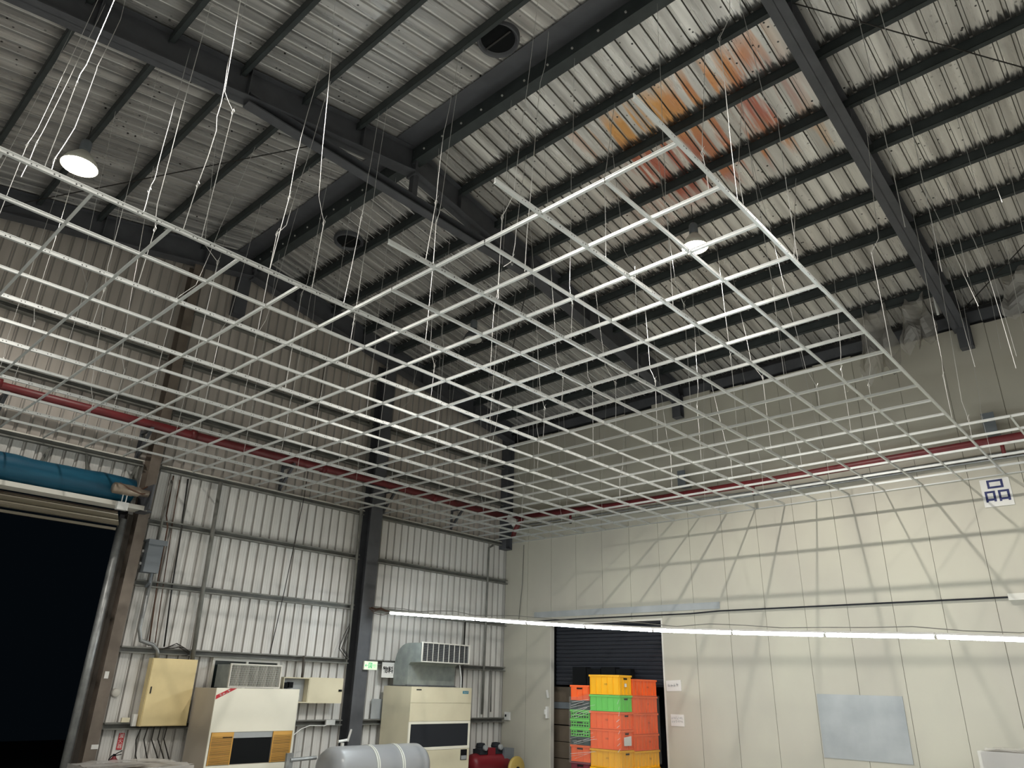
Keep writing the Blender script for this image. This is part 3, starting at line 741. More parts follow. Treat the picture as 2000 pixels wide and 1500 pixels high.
solo(MB().beam((1.40, -.02, 1.70), (1.44, -.02, 1.54), .05, .02, (0, 1, 0)), 'paper_tag', M_PAPER, 'small white tag above the catch left of the doorway', 'tag')
t = thing('wall_thermostat', (.2, 0, 1.02), 'white wall control box with a dark screen in the corner', 'control box')
part(MB().box((.135, -.05, 1.03), (.29, -.001, 1.20)), 'case', M_WHITE, t)
part(MB().box((.155, -.054, 1.10), (.20, -.05, 1.15)), 'screen', M_BLACK, t)
# dusty plastic sheets hanging at the eave
def sheet(pts, nm, label):
    mb = MB(); nx, nz = 10, 12
    (x0, x1, z0, z1, y0) = pts; V = {}
    for a in range(nx+1):
        for b in range(nz+1):
            u, v = a/nx, b/nz
            x = x0+(x1-x0)*u + .06*math.sin(v*5+a); y = y0 + .07*math.sin(a*1.3)+.05*math.sin(b*1.1+a*.5); z = z1+(z0-z1)*v*(1+.12*math.sin(a*1.7))
            V[a, b] = len(mb.v); mb.v.append((x, y, z))
    for a in range(nx):
        for b in range(nz):
            mb.f.append([V[a, b], V[a+1, b], V[a+1, b+1], V[a, b+1]]); mb.mi.append(0)
    return solo(mb, nm, M_FILM2, label, 'plastic sheet')
sheet((9.35, 9.93, 7.0, 8.27, -.77), 'plastic_sheet', 'crumpled dusty plastic sheet hanging from the last purlin, left one')
sheet((10.06, 10.55, 7.35, 8.27, -.77), 'plastic_sheet', 'torn dusty plastic sheet hanging beside the right rafter, right one')
sheet((11.6, 12.6, 7.5, 8.27, -.77), 'plastic_sheet', 'dusty plastic sheet bunched at the eave right of the right rafter')
solo(MB().tube([(10.66, -.78, 8.27), (10.66, -.78, 7.8)], .02, 8), 'plastic_tube', M_WHITE, 'short white tube hanging among the plastic sheets', 'tube')

# ------------------------------------------------------------------ big door on the left
t = thing('rolled_door_curtain', (.4, -11.3, 4.2), 'blue tarpaulin door curtain rolled up above the dark opening', 'rolled curtain')
prof = []
for k in range(17):
    yy = -13.3 + k*.245; prof.append((.42, yy, 4.50+.008*math.sin(k)))
part(MB().tube(prof, [.20+.006*math.sin(k*2.3) for k in range(17)], 26), 'roll', M_BLUE, t, True)
part(MB().box((.20, -13.3, 4.225), (.62, -9.15, 4.245)).box((.60, -13.3, 4.20), (.62, -9.15, 4.27)), 'cream_rail', M_FRAME, t)
t = thing('roller_shutter', (.3, -11.3, 3.9), 'shiny metal shutter slats rolled up under the blue curtain', 'roller shutter')
mb = MB(); prof = [(.14+.0085*k+.012*math.sin(k*1.9), 4.20-.011*k+.014*math.cos(k*1.9)) for k in range(24)]
for (a, b), (c2, d) in zip(prof, prof[1:]): mb.quad((a, -13.3, b), (a, -9.42, b), (c2, -9.42, d), (c2, -13.3, d))
part(mb, 'slats', M_SLAT, t, True)
part(MB().box((.18, -13.3, 3.89), (.24, -9.42, 3.93)), 'bottom_rail', M_SLAT, t)
t = thing('door_motor', (.5, -9.45, 4.3), 'dusty metal cylinder door motor with cables at the end of the blue roll', 'motor')
part(MB().lathe((.74, -9.78, 4.44), [(0, 0), (.07, 0), (.085, .02), (.085, .30), (.075, .32), (.075, .40), (.055, .42), (.055, .55), (0, .56)], 20, 'y'), 'housing', M_COPPER, t, True)
part(MB().tube([(.78, -9.70, 4.52), (.84, -9.55, 4.44), (.82, -9.35, 4.40), (.72, -9.2, 4.48)], .012, 6).tube([(.6, -9.3, 4.52), (.55, -9.2, 4.6), (.4, -9.1, 4.62)], .012, 6), 'cable', M_CABLEBR, t)
part(MB().box((.26, -9.2, 4.2), (.80, -9.17, 4.60)).box((.26, -9.2, 4.2), (.55, -9.05, 4.23)), 'bracket', M_STEEL, t)
ph = part(MB().tube([(.74, -9.60, 4.36), (.74, -9.60, 4.24)], .008, 6).tube([(.74, -9.54, 4.36), (.74, -9.54, 4.24)], .008, 6).box((.70, -9.66, 4.12), (.78, -9.50, 4.24)), 'chain_box', M_WHITE, t)
solo(MB().tube([(.14, -9.315, 0), (.14, -9.315, 4.1)], .06, 16), 'guide_pipe', M_JAMB, 'vertical galvanised pipe at the edge of the dark door opening', 'pipe', smooth=True)
solo(MB().box((.005, -9.25, 0), (.10, -9.145, 4.2)).box((.10, -9.25, 0), (.14, -9.235, 4.2)), 'guide_rail', M_BROWNSEAL, 'dark door guide channel between the pipe and the brown column', 'guide rail')
solo(MB().box((.262, -9.10, 1.70), (.266, -9.04, 1.80)), 'paper_label', M_PAPER, 'small white label stuck on the brown column', 'label')
solo(MB().box((.262, -9.06, .74), (.268, -8.96, .80)), 'paper_label', M_PAPER, 'torn white label low on the brown column', 'label')

# ------------------------------------------------------------------ electrical things on the ribbed wall
t = thing('switch_box', (.3, -8.76, 3.3), 'blue-grey electrical box with clamps beside the brown column, high up', 'electrical box')
part(MB().box((.16, -8.90, 3.30), (.34, -8.66, 3.80)), 'case', M_GREYBOX, t)
part(MB().box((.14, -8.92, 3.79), (.38, -8.62, 3.82)).box((.37, -8.92, 3.74), (.38, -8.62, 3.80)), 'lid', M_GREYBOX, t)
part(MB().box((.1, -8.93, 3.42), (.2, -8.90, 3.46)).box((.1, -8.93, 3.62), (.2, -8.90, 3.66)), 'clamp', M_WIRE, t)
part(MB().tube([(.24, -8.72, 3.30), (.24, -8.72, 3.16), (.12, -8.72, 3.1)], .022, 8), 'gland', M_GREYBOX, t)
t = thing('electrical_cabinet', (.15, -8.05, 1.03), 'large pale yellow electrical cabinet on the ribbed wall', 'electrical cabinet')
part(MB().box((.10, -8.42, 1.03), (.245, -7.68, 2.02)), 'body', M_YELLOWCAB, t)
d_ = part(MB().box((.246, -8.41, 1.04), (.256, -7.69, 2.01)), 'door', M_YELLOWCAB, t)
part(MB().box((.256, -8.37, 1.50), (.268, -8.355, 1.60)), 'handle', M_DARKGREY, d_)
t = thing('fuse_box', (.15, -5.4, 1.37), 'open cream electrical box with its door swung to the right', 'electrical box')
part(MB().box((.10, -6.03, 1.375), (.11, -5.49, 1.80)).box((.10, -6.03, 1.375), (.25, -6.015, 1.80)).box((.10, -5.505, 1.375), (.25, -5.49, 1.80))
     .box((.10, -6.03, 1.375), (.25, -5.49, 1.39)).box((.10, -6.03, 1.785), (.25, -5.49, 1.80)), 'case', [M_CREAM], t)
part(MB().box((.111, -6.01, 1.395), (.115, -5.51, 1.78)), 'back_plate', M_SHEETGREY, t)
d_ = part(MB().box((.235, -5.485, 1.37), (.25, -4.74, 1.81)), 'door', M_CREAM, t)
part(MB().box((.25, -4.83, 1.575), (.262, -4.76, 1.61)), 'latch', M_BLACK, d_)
for a, b in ((-5.99, 1.66), (-5.88, 1.67)): part(MB().box((.115, a, b-.05), (.20, a+.085, b+.05)), 'breaker', M_BLACK, t)
part(MB().tube([(.15, -5.84, 1.72), (.17, -5.79, 1.68), (.15, -5.78, 1.58), (.16, -5.62, 1.50), (.14, -5.60, 1.42)], .006, 6), 'wiring', M_PAPER, t)
# window behind the left air conditioner
t = MB().box((.004, -7.32, 2.03), (.05, -6.04, 2.08)).box((.004, -7.32, 1.30), (.05, -7.28, 2.08)).box((.004, -6.08, 1.30), (.05, -6.04, 2.08)).box((.004, -6.70, 1.30), (.05, -6.66, 2.08)).box((.004, -7.32, 1.28), (.05, -6.04, 1.32))
wf = struct(t, 'window_1', M_FRAME)
g = MB().box((.012, -7.28, 1.32), (.02, -6.70, 2.03)).box((.012, -6.66, 1.32), (.02, -6.08, 2.03)).build('pane', M_GLASSD); g.parent = wf
# air conditioner left
X1 = .95
t = thing('air_conditioner', (.6, -6.85, 0), 'off-white floor-standing air conditioner with two amber louvre panels', 'air conditioner')
part(MB().box((.22, -7.63, 0), (X1-.01, -6.13, 1.60)), 'cabinet', M_TAUPE, t)
part(MB().box((X1-.01, -7.63, 1.0), (X1+.01, -6.13, 1.61)), 'upper_panel', M_CREAM2, t)
part(MB().box((X1-.01, -7.63, 0), (X1+.008, -7.60, 1.0)).box((X1-.01, -6.16, 0), (X1+.008, -6.13, 1.0)).box((X1-.01, -7.63, 0), (X1+.008, -6.13, .50)).box((X1-.01, -7.63, .97), (X1+.008, -6.13, 1.0)), 'front_frame', M_CREAM2, t)
for ya, yb in ((-7.59, -7.22), (-6.52, -6.17)):
    part(MB().box((X1-.012, ya+.012, .51), (X1-.004, yb-.012, .91)), 'louvre_back', M_BROWNSEAL, t)
    mb = MB()
    z = .515
    while z < .95: mb.box((X1-.002, ya+.01, z), (X1+.010, yb-.01, z+.009)); z += .019
    mb.box((X1-.002, ya, .505), (X1+.012, ya+.012, .965)).box((X1-.002, yb-.012, .505), (X1+.012, yb, .965)).box((X1-.002, ya, .91), (X1+.012, yb, .965))
    part(mb, 'louvre_panel', M_AMBER, t)
part(MB().box((X1-.012, -7.21, .51), (X1-.004, -6.53, .88)), 'filter', M_BLACK, t)
part(MB().box((X1-.012, -7.21, .88), (X1-.002, -6.53, .965)), 'coil_strip', M_SHEETGREY, t)
mb = MB().hexa([(X1+.011, -7.61, 1.42), (X1+.012, -7.61, 1.42), (X1+.012, -7.60, 1.47), (X1+.011, -7.60, 1.47), (X1+.011, -7.61, 1.42), (X1+.012, -7.61, 1.42), (X1+.012, -7.60, 1.47), (X1+.011, -7.60, 1.47)])
mb = MB(); mb.quad((X1+.012, -7.625, 1.44), (X1+.012, -7.625, 1.50), (X1+.012, -7.40, 1.605), (X1+.012, -7.29, 1.605))
rb = part(mb, 'corner_ribbon', M_REDSIGN, t)
scribble(rb, (X1+.014, -7.485, 1.535), (0, 1, .47), (0, -.47, 1), 4, 1, .038, .038, M_PAPER)
part(MB().box((X1+.012, -7.40, .885), (X1+.014, -7.24, .90)), 'badge', M_BLACK, t)
part(MB().tube([(X1, -6.13, .90), (.8, -5.9, .98), (.6, -5.6, 1.02), (.45, -5.2, 1.00), (.25, -4.9, 1.03)], .007, 6), 'power_cord', M_WHITE, t)
solo(MB().box((.101, -4.95, .99), (.14, -4.75, 1.08)), 'socket_box', M_WHITE, 'white socket box on the low wall rail beside the middle column', 'socket')
def grille(t, x, ya, yb, za, zb, nv, nh, frame, depth):
    part(MB().box((x-.02, ya, za), (x+.012, ya+.02, zb)).box((x-.02, yb-.02, za), (x+.012, yb, zb)).box((x-.02, ya, za), (x+.012, yb, za+.02)).box((x-.02, ya, zb-.02), (x+.012, yb, zb)), 'grille_frame', frame, t)
    mb = MB()
    for k in range(1, nv): yy = ya+(yb-ya)*k/nv; mb.box((x-.01, yy-(.0022 if nv > 20 else .003), za+.02), (x+.004, yy+(.0022 if nv > 20 else .003), zb-.02))
    part(mb, 'vertical_fins', frame, t)
    mb = MB()
    for k in range(1, nh): zz = za+(zb-za)*k/nh; mb.hexa([(x-.03, ya+.02, zz+.001), (x-.008, ya+.02, zz-.002), (x-.008, yb-.02, zz-.002), (x-.03, yb-.02, zz+.001), (x-.03, ya+.02, zz+.004), (x-.008, ya+.02, zz+.001), (x-.008, yb-.02, zz+.001), (x-.03, yb-.02, zz+.004)])
    part(mb, 'horizontal_fins', M_SHEETGREY, t)
    part(MB().box((x-.06, ya+.02, za+.02), (x-.05, yb-.02, zb-.02)), 'grille_back', M_BLACK, t)
t = thing('outlet_hood', (.5, -6.8, 1.61), 'sheet metal outlet hood with a slatted grille on top of the left air conditioner', 'outlet hood')
part(MB().box((.10, -7.25, 1.61), (.58, -6.33, 1.625)).box((.10, -7.25, 1.61), (.58, -7.235, 1.97)).box((.10, -6.345, 1.61), (.58, -6.33, 1.97)).box((.10, -7.25, 1.955), (.58, -6.33, 1.97)).box((.10, -7.25, 1.61), (.11, -6.33, 1.97)), 'duct', M_DUCT, t)
grille(t, .60, -7.27, -6.31, 1.612, 1.985, 40, 11, M_FRAME, .1)
# air conditioner right
X2 = 1.0
t = thing('air_conditioner', (.6, -2.9, 0), 'cream floor-standing air conditioner with a wide charcoal filter, nearer the corner', 'air conditioner')
part(MB().box((.15, -3.67, 0), (X2-.01, -2.02, 1.70)), 'cabinet', M_CREAM, t)
part(MB().box((X2-.01, -3.67, 1.41), (X2+.01, -2.02, 1.70)), 'upper_panel', M_CREAM, t)
part(MB().box((X2-.01, -3.67, 1.08), (X2+.01, -2.02, 1.405)), 'middle_panel', M_CREAM, t)
part(MB().box((X2-.01, -3.67, .60), (X2+.01, -3.62, 1.075)).box((X2-.01, -2.07, .60), (X2+.01, -2.02, 1.075)).box((X2-.01, -3.67, 1.03), (X2+.008, -2.02, 1.075)).box((X2-.01, -3.67, .57), (X2+.01, -2.02, .62)), 'filter_frame', M_CREAM2, t)
part(MB().box((X2-.012, -3.62, .62), (X2, -2.07, 1.03)), 'filter', M_DARKGREY, t)
part(MB().box((X2-.01, -3.67, 0), (X2+.01, -2.02, .565)), 'lower_panel', M_CREAM, t)
cp = part(MB().box((X2+.01, -2.26, .36), (X2+.02, -2.09, .55)), 'control_panel', M_BLACK, t)
part(MB().box((X2+.02, -2.25, .37), (X2+.022, -2.10, .44)), 'dial', M_SHEETGREY, cp)
part(MB().box((X2+.01, -3.54, 1.635), (X2+.013, -3.41, 1.655)), 'name_plate', M_BLACK, t)
bl = part(MB().box((X2+.01, -2.28, 1.585), (X2+.012, -2.11, 1.64)), 'sticker', mat('blue_sticker', (0.07, 0.24, 0.32), .4), t)
scribble(bl, (X2+.0135, -2.19, 1.612), (0, 1, 0), (0, 0, 1), 4, 1, .024, .024, M_PAPER, 'logo_writing')
t = thing('duct_elbow', (.6, -3, 1.71), 'galvanised duct elbow with a white louvred grille above the right air conditioner', 'duct')
mb = MB(); arc = [(.22, 1.72), (.22, 2.12)]
for k in range(7):
    a = PI - k*(PI/2)/6; arc.append((.62+.40*math.cos(a), 2.12+.40*math.sin(a)))
arc.append((1.02, 2.52)); inner = [(1.02, 2.15), (.72, 2.15), (.66, 2.10), (.66, 1.72)]
poly = arc + inner
n = len(mb.v)
for yy in (-3.50, -2.20): mb.v += [(a, yy, b) for a, b in poly]
k = len(poly); mb.f += [list(range(n, n+k)), list(range(n+k, n+2*k))[::-1]]; mb.mi += [0, 0]
for q in range(k):
    if q == len(arc)-1: continue
    mb.f.append([n+q, n+(q+1) % k, n+k+(q+1) % k, n+k+q]); mb.mi.append(0)
part(mb, 'elbow', M_DUCT, t)
part(MB().box((.60, -3.50, 1.71), (.67, -2.20, 1.73)).box((.2, -3.52, 1.705), (.70, -2.18, 1.72)), 'base_flange', M_STEEL, t)
part(MB().tube([(.9, -2.30, 2.14), (.93, -2.27, 1.9), (.95, -2.28, 1.70)], .012, 6), 'drain_pipe', M_WHITE, t)
grille(t, 1.06, -3.51, -2.18, 2.155, 2.535, 9, 22, M_FRAME, .1)
# signs
t = thing('exit_sign', (.36, -4.2, 1.97), 'lit green and white exit sign on the side of the middle column', 'exit sign')
part(MB().box((.31, -4.365, 1.98), (.35, -4.04, 2.14)), 'sign_box', M_FRAME, t)
fc = part(MB().box((.35, -4.36, 1.985), (.354, -4.045, 2.135)), 'sign_face', M_EXIT, t)
part(MB().box((.354, -4.345, 2.055), (.356, -4.28, 2.065)).beam((.355, -4.345, 2.06), (.355, -4.315, 2.085), .002, .008, (0, 0, 1)).beam((.355, -4.345, 2.06), (.355, -4.315, 2.035), .002, .008, (0, 0, 1)), 'arrow', M_GREENINK, fc)
part(MB().box((.354, -4.26, 2.01), (.356, -4.245, 2.11)).box((.354, -4.19, 2.01), (.356, -4.175, 2.11)).box((.354, -4.26, 2.10), (.356, -4.175, 2.11)).beam((.355, -4.235, 2.02), (.355, -4.215, 2.055), .002, .012).beam((.355, -4.20, 2.02), (.355, -4.215, 2.055), .002, .012).box((.354, -4.222, 2.05), (.356, -4.208, 2.08)).box((.354, -4.221, 2.083), (.356, -4.209, 2.095)), 'running_figure', M_GREENINK, fc)
text_mesh('出口', .045, M_GREENINK, 'lettering', fc, (.356, -4.11, 2.065), (0, 1, 0), (0, 0, 1), .0005)
text_mesh('EXIT', .022, M_GREENINK, 'lettering', fc, (.356, -4.11, 2.03), (0, 1, 0), (0, 0, 1), .0005)
t = thing('hanging_sign', (.2, -3.65, 1.85), 'white square sign with two black characters beside the right air conditioner', 'sign')
part(MB().box((.19, -3.80, 1.85), (.20, -3.49, 2.14)), 'board', M_PAPER, t)
text_mesh('物料', .135, M_BLACKINK, 'lettering', t, (.202, -3.645, 1.99), (0, 1, 0), (0, 0, 1), .001, .003)
part(MB().tube([(.195, -3.75, 2.14), (.12, -3.75, 2.19)], .004, 5).tube([(.195, -3.54, 2.14), (.12, -3.54, 2.19)], .004, 5), 'hook', M_CABLE, t)
solo(MB().box((.06, -3.88, 1.085), (.075, -3.56, 1.45)), 'grey_board', M_SHEETGREY, 'small plain grey board standing on the wall rail beside the right air conditioner', 'board')
t = thing('fire_sign', (.02, -8.56, .69), 'narrow red vertical sign above the fire extinguisher', 'sign')
part(MB().box((.004, -8.60, .70), (.012, -8.52, .93)), 'board', M_REDSIGN, t)
for k, ch in enumerate('滅火器'): text_mesh(ch, .07, M_PAPER, 'lettering', t, (.013, -8.56, .885-.07*k), (0, 1, 0), (0, 0, 1), .0005)
t = thing('fire_extinguisher', (.2, -8.68, .1), 'red fire extinguisher on the ribbed wall below the red sign', 'fire extinguisher')
part(MB().lathe((.2, -8.68, .12), [(0, 0), (.07, 0), (.075, .02), (.075, .40), (.06, .46), (.03, .49), (.025, .51)], 20), 'cylinder', M_REDM, t, True)
part(MB().box((.19, -8.70, .63), (.21, -8.66, .66)).beam((.2, -8.66, .66), (.2, -8.58, .70), .015, .01).beam((.2, -8.66, .64), (.2, -8.58, .65), .015, .01), 'valve', M_BLACK, t)
part(MB().tube([(.2, -8.71, .64), (.26, -8.77, .6), (.28, -8.78, .4)], .009, 6), 'hose', M_BLACK, t)
part(MB().box((.272, -8.71, .35), (.278, -8.64, .5)), 'label_plate', M_PAPER, t)
solo(MB().lathe((.004, -8.79, 1.50), [(0, .04), (.05, .04), (.062, .03), (.065, 0)], 20, 'x'), 'alarm_button', M_FRAME, 'small round white alarm on the ribbed wall beside the brown column', 'alarm', smooth=True)
solo(MB().box((.10, -8.66, 1.085), (.14, -8.54, 1.15)), 'socket_box', M_CREAM, 'cream socket box on the wall rail left of the yellow cabinet', 'socket')
solo(MB().box((.10, -8.50, 1.03), (.16, -8.44, 1.20)), 'socket_box', M_WHITE, 'white double socket touching the lower corner of the yellow cabinet', 'socket')
# conduits and cables on the ribbed wall
def pipe(pts, r, m, label, cat='conduit', name='wall_conduit'): return solo(MB().tube(pts, r, 8), name, m, label, cat, smooth=True)
pipe([(.12, -7.80, 5.05), (.12, -7.76, 3.2), (.12, -7.72, 2.02)], .038, M_GIRT, 'thick grey vertical conduit coming down to the yellow cabinet')
pipe([(.10, -8.66, 4.9), (.10, -8.68, 3.85)], .022, M_GIRT, 'grey conduit from the wall rail down to the blue-grey box')
pipe([(.12, -8.66, 3.3), (.12, -8.68, 2.45), (.12, -8.62, 2.27), (.12, -8.42, 2.22), (.12, -8.33, 2.15), (.12, -8.30, 2.03)], .032, M_JAMB, 'bent grey conduit from the blue-grey box to the yellow cabinet')
pipe([(.03, -8.62, 5.0), (.03, -8.60, 4.3), (.11, -8.57, 4.1), (.05, -8.52, 3.2), (.05, -8.45, 2.2)], .013, M_CABLEBR, 'brown cable down the ribbed wall right of the blue-grey box', 'cable', 'wall_cable')
pipe([(.03, -8.36, 5.0), (.04, -8.32, 4.3), (.11, -8.33, 4.1), (.05, -8.27, 3.2), (.05, -8.2, 2.2)], .014, M_CABLE, 'black cable down the ribbed wall above the yellow cabinet', 'cable', 'wall_cable')
pipe([(.03, -8.50, 4.95), (.03, -8.47, 4.2), (.05, -8.42, 3.2), (.05, -8.36, 2.25)], .009, M_CABLEBR, 'thin brown cable between the two thicker ones above the yellow cabinet', 'cable', 'wall_cable')
pipe([(.11, -4.65, 8.0), (.11, -4.66, 5.1), (.11, -4.63, 3.2), (.11, -4.62, 2.15)], .03, M_GIRT, 'grey vertical conduit left of the middle column')
pipe([(.10, -6.0, 8.1), (.10, -6.05, 5.1), (.11, -6.2, 3.2), (.11, -6.3, 2.2)], .008, M_CABLE, 'thin black cable hanging down the ribbed wall left of the middle column', 'cable', 'wall_cable')
pipe([(.12, -.62, 4.98), (.12, -.76, 4.90), (.12, -.77, 3.3), (.12, -.78, 1.15)], .026, M_GIRT, 'grey vertical conduit beside the corner')
pipe([(.12, -.52, 2.1), (.12, -.50, 1.2)], .018, M_GIRT, 'short grey conduit nearest the corner')
pipe([(.12, -1.45, 3.1), (.12, -1.45, .4)], .018, M_CABLE, 'dark vertical pipe right of the cream air conditioner')
pipe([(.15, -5.62, 2.18), (.15, -5.60, 1.9), (.15, -5.6, 1.80)], .022, M_BROWNSEAL, 'rusty short pipe above the open electrical box')
mb = MB()
for k in range(7):
    q = rnd.uniform(-.05, .05)
    mb.tube([(.14, -8.3+q, 2.16), (.18, -8.1+q, 2.22+q), (.16, -7.95+q, 2.20), (.16, -7.8, 2.12+q*.5), (.2, -7.9+q, 2.07)], .005, 5)
solo(mb, 'cable_tangle', M_CABLE, 'tangle of thin black cables above the yellow cabinet', 'cable')
mb = MB()
for k in range(5):
    q = rnd.uniform(-.06, .06)
    mb.tube([(.12, -4.60, 2.9), (.14, -4.72+q, 2.6), (.14, -4.80+q, 2.35), (.15, -4.66, 2.22+q), (.12, -4.60, 2.18)], .006, 5)
solo(mb, 'cable_tangle', M_CABLE, 'coil of black cables hanging left of the middle column', 'cable')
mb = MB()
for k in range(5):
    y0 = -8.34+.10*k; q = rnd.uniform(-.06, .08)
    mb.tube([(.14, y0, 1.02), (.17, y0-.04+q*.3, .84), (.22, y0+.02+q, .62), (.27, y0+.12+q, .38), (.3, y0+.14, .05)], .010, 5)
solo(mb, 'cable_drop', M_CABLE, 'black cables dropping from the bottom of the yellow cabinet', 'cable')

# ------------------------------------------------------------------ tank, compressor, pallets at the bottom
t = thing('steel_tank', (1.6, -4.9, .2), 'grey horizontal steel tank with pale straps in front of the air conditioners', 'tank')
part(MB().lathe((1.62, -5.95, .40), [(0, 0), (.20, .02), (.30, .07), (.355, .17), (.36, .24), (.36, 1.90), (.355, 1.97), (.30, 2.07), (.20, 2.12), (0, 2.14)], 40, 'y'), 'shell', M_TANK, t, True)
for a in (-5.10, -5.06, -4.56, -4.52):
    part(MB().lathe((1.62, a, .40), [(.36, 0), (.368, 0), (.368, .025), (.36, .025)], 40, 'y'), 'strap', M_STRAP, t)
part(MB().box((1.3, -5.5, 0), (1.94, -5.4, .12)).box((1.3, -4.4, 0), (1.94, -4.3, .12)), 'saddle', M_STEEL, t)
part(MB().tube([(1.55, -5.55, .70), (1.55, -5.55, .80)], .03, 10).tube([(1.52, -5.62, .82), (1.52, -5.44, .84)], .022, 8).beam((1.55, -5.45, .82), (1.5, -5.36, 1.0), .03, .02), 'valve', M_WIRE, t)
part(MB().tube([(1.3, -6.35, .56), (1.35, -5.9, .58)], .03, 10).box((1.25, -6.42, .3), (1.3, -6.30, .66)), 'pipe_stub', M_JAMB, t)
t = thing('air_compressor', (.6, -1.0, 0), 'red air compressor with two dark pump heads in the corner', 'compressor')
part(MB().lathe((.62, -1.62, .22), [(0, 0), (.14, .02), (.19, .08), (.2, .14), (.2, 1.0), (.19, 1.08), (.12, 1.14), (0, 1.15)], 26, 'y'), 'tank', M_REDM, t, True)
for yy in (-1.42, -.95):
    p1 = part(MB().box((.52, yy, .40), (.74, yy+.24, .50)).lathe((.63, yy+.12, .5), [(.10, -.04), (.11, 0), (.10, .03), (.11, .04), (.10, .07), (.09, .11), (.03, .12), (0, .12)], 14), 'pump_head', M_DARKGREY, t)
    part(MB().lathe((.75, yy+.12, .53), [(0, 0), (.055, 0), (.055, .05), (.03, .06), (0, .06)], 16, 'x'), 'air_filter', M_SHEETGREY, p1)
part(MB().box((.50, -1.20, .36), (.74, -.95, .52)).box((.52, -1.36, .30), (.72, -.7, .40)), 'motor_block', M_REDM, t)
part(MB().box((.45, -.72, .26), (.80, -.42, .50)), 'motor', M_GREYBOX, t)
t = thing('compressor_guard', (1.0, -.7, 0), 'yellow round belt guard standing beside the compressor', 'guard')
part(MB().lathe((1.02, -.62, .12), [(0, 0), (.22, 0), (.25, .02), (.25, .06), (.22, .08), (0, .08)], 28, 'x'), 'disc', M_YDISC, t, True)
part(MB().lathe((1.10, -.62, .12), [(0, 0), (.05, 0), (.05, .02), (0, .02)], 16, 'x'), 'hub', M_BLACK, t)
part(MB().box((1.02, -.8, -.0), (1.1, -.44, .02)), 'foot', M_YDISC, t)

def crate(x0, x1, y0, y1, z0, z1, m, label, face, vented=False, num='115', extra=None):
    """plastic crate: tapered walls, rim, ribs on every side, handle slots"""
    cx, cy = (x0+x1)/2, (y0+y1)/2
    t = thing('plastic_crate', (cx, cy, z0), label, 'crate', 'stacked plastic crates')
    z0 += .004; h = z1-z0; tp = .018; rim = .035
    mb = MB()
    a = [(x0+tp+.008, y0+tp+.008), (x1-tp-.008, y0+tp+.008), (x1-tp-.008, y1-tp-.008), (x0+tp+.008, y1-tp-.008)]
    b = [(x0+.014, y0+.014), (x1-.014, y0+.014), (x1-.014, y1-.014), (x0+.014, y1-.014)]
    n = len(mb.v)
    mb.v += [(p[0], p[1], z0) for p in a] + [(p[0], p[1], z1-.003) for p in b]
    for k in range(4):
        mb.f.append([n+k, n+(k+1) % 4, n+4+(k+1) % 4, n+4+k]); mb.mi.append(0)
    mb.f.append([n+3, n+2, n+1, n]); mb.mi.append(0)
    ib = [(x0+.03, y0+.03), (x1-.03, y0+.03), (x1-.03, y1-.03), (x0+.03, y1-.03)]     # floor inside, well below the rim
    mb.quad(*[(p[0], p[1], z0+.02) for p in ib])
    part(mb, 'body', m, t)
    mb = MB()
    for (xa, ya, xb, yb) in ((x0, y0, x1, y0+.022), (x0, y1-.022, x1, y1), (x0, y0, x0+.022, y1), (x1-.022, y0, x1, y1)):
        mb.box((xa, ya, z1-rim), (xb, yb, z1-.004))
    part(mb, 'rim', m, t)
    mb = MB()
    nx = max(3, int((x1-x0)/.12)); ny = max(3, int((y1-y0)/.12))
    for k in range(nx+1):
        xx = x0+.028+(x1-x0-.056)*k/nx
        for yf, s in ((y0, 1), (y1, -1)):
            mb.hexa([(xx-.004, yf+s*.012, z0), (xx+.004, yf+s*.012, z0), (xx+.004, yf+s*.03, z0), (xx-.004, yf+s*.03, z0), (xx-.004, yf+s*.004, z1-rim), (xx+.004, yf+s*.004, z1-rim), (xx+.004, yf+s*.03, z1-rim), (xx-.004, yf+s*.03, z1-rim)])
    for k in range(ny+1):
        yy = y0+.028+(y1-y0-.056)*k/ny
        for xf, s in ((x0, 1), (x1, -1)):
            mb.box((xf+s*.008, yy-.004, z0), (xf+s*.03, yy+.004, z1-rim))
    mb.box((x0+.012, y0+.012, z0), (x1-.012, y0+.02, z0+.012)); mb.box((x1-.02, y0+.012, z0), (x1-.012, y1-.012, z0+.012))
    if vented:
        k = 0
        for zz in (z0+h*.36, z0+h*.66): mb.box((x0+.012, y0+.006, zz-.005), (x1-.012, y0+.014, zz+.005))
    part(mb, 'ribs', m, t)
    mb = MB()
    if x1-x0 < y1-y0:   # short side faces the viewer: handle slot there
        mb.box((cx-.07, y0+.004, z1-.075), (cx+.07, y0+.009, z1-.05))
    else:
        mb.box((x1-.009, cy-.06, z1-.080), (x1-.0045, cy+.06, z1-.055))
    if vented:
        for r_ in range(2):
            for k in range(7):
                if r_ == 1 and 2 <= k <= 4: continue
                xx = x0+.05+(x1-x0-.1)*k/6
                mb.box((xx-.014, y0+.0085, z0+h*(.12+.36*r_)), (xx+.014, y0+.0105, z0+h*(.12+.36*r_)+h*.18))
    part(mb, 'handle_slot', M_BLACK, t)
    if num:
        if x1-x0 > y1-y0: text_mesh(num, .045, M_BLACKINK, 'lettering', t, (cx+.04, y0+.006, z0+h*.52), (1, 0, 0), (0, 0, 1), .0005)
        elif face == 'x': text_mesh(num, .045, M_BLACKINK, 'lettering', t, (x1-.002, cy+.1, z0+h*.52), (0, 1, 0), (0, 0, 1), .0005)
    if extra: extra(t)
    return t
xc, yc = 4.358, -1.45
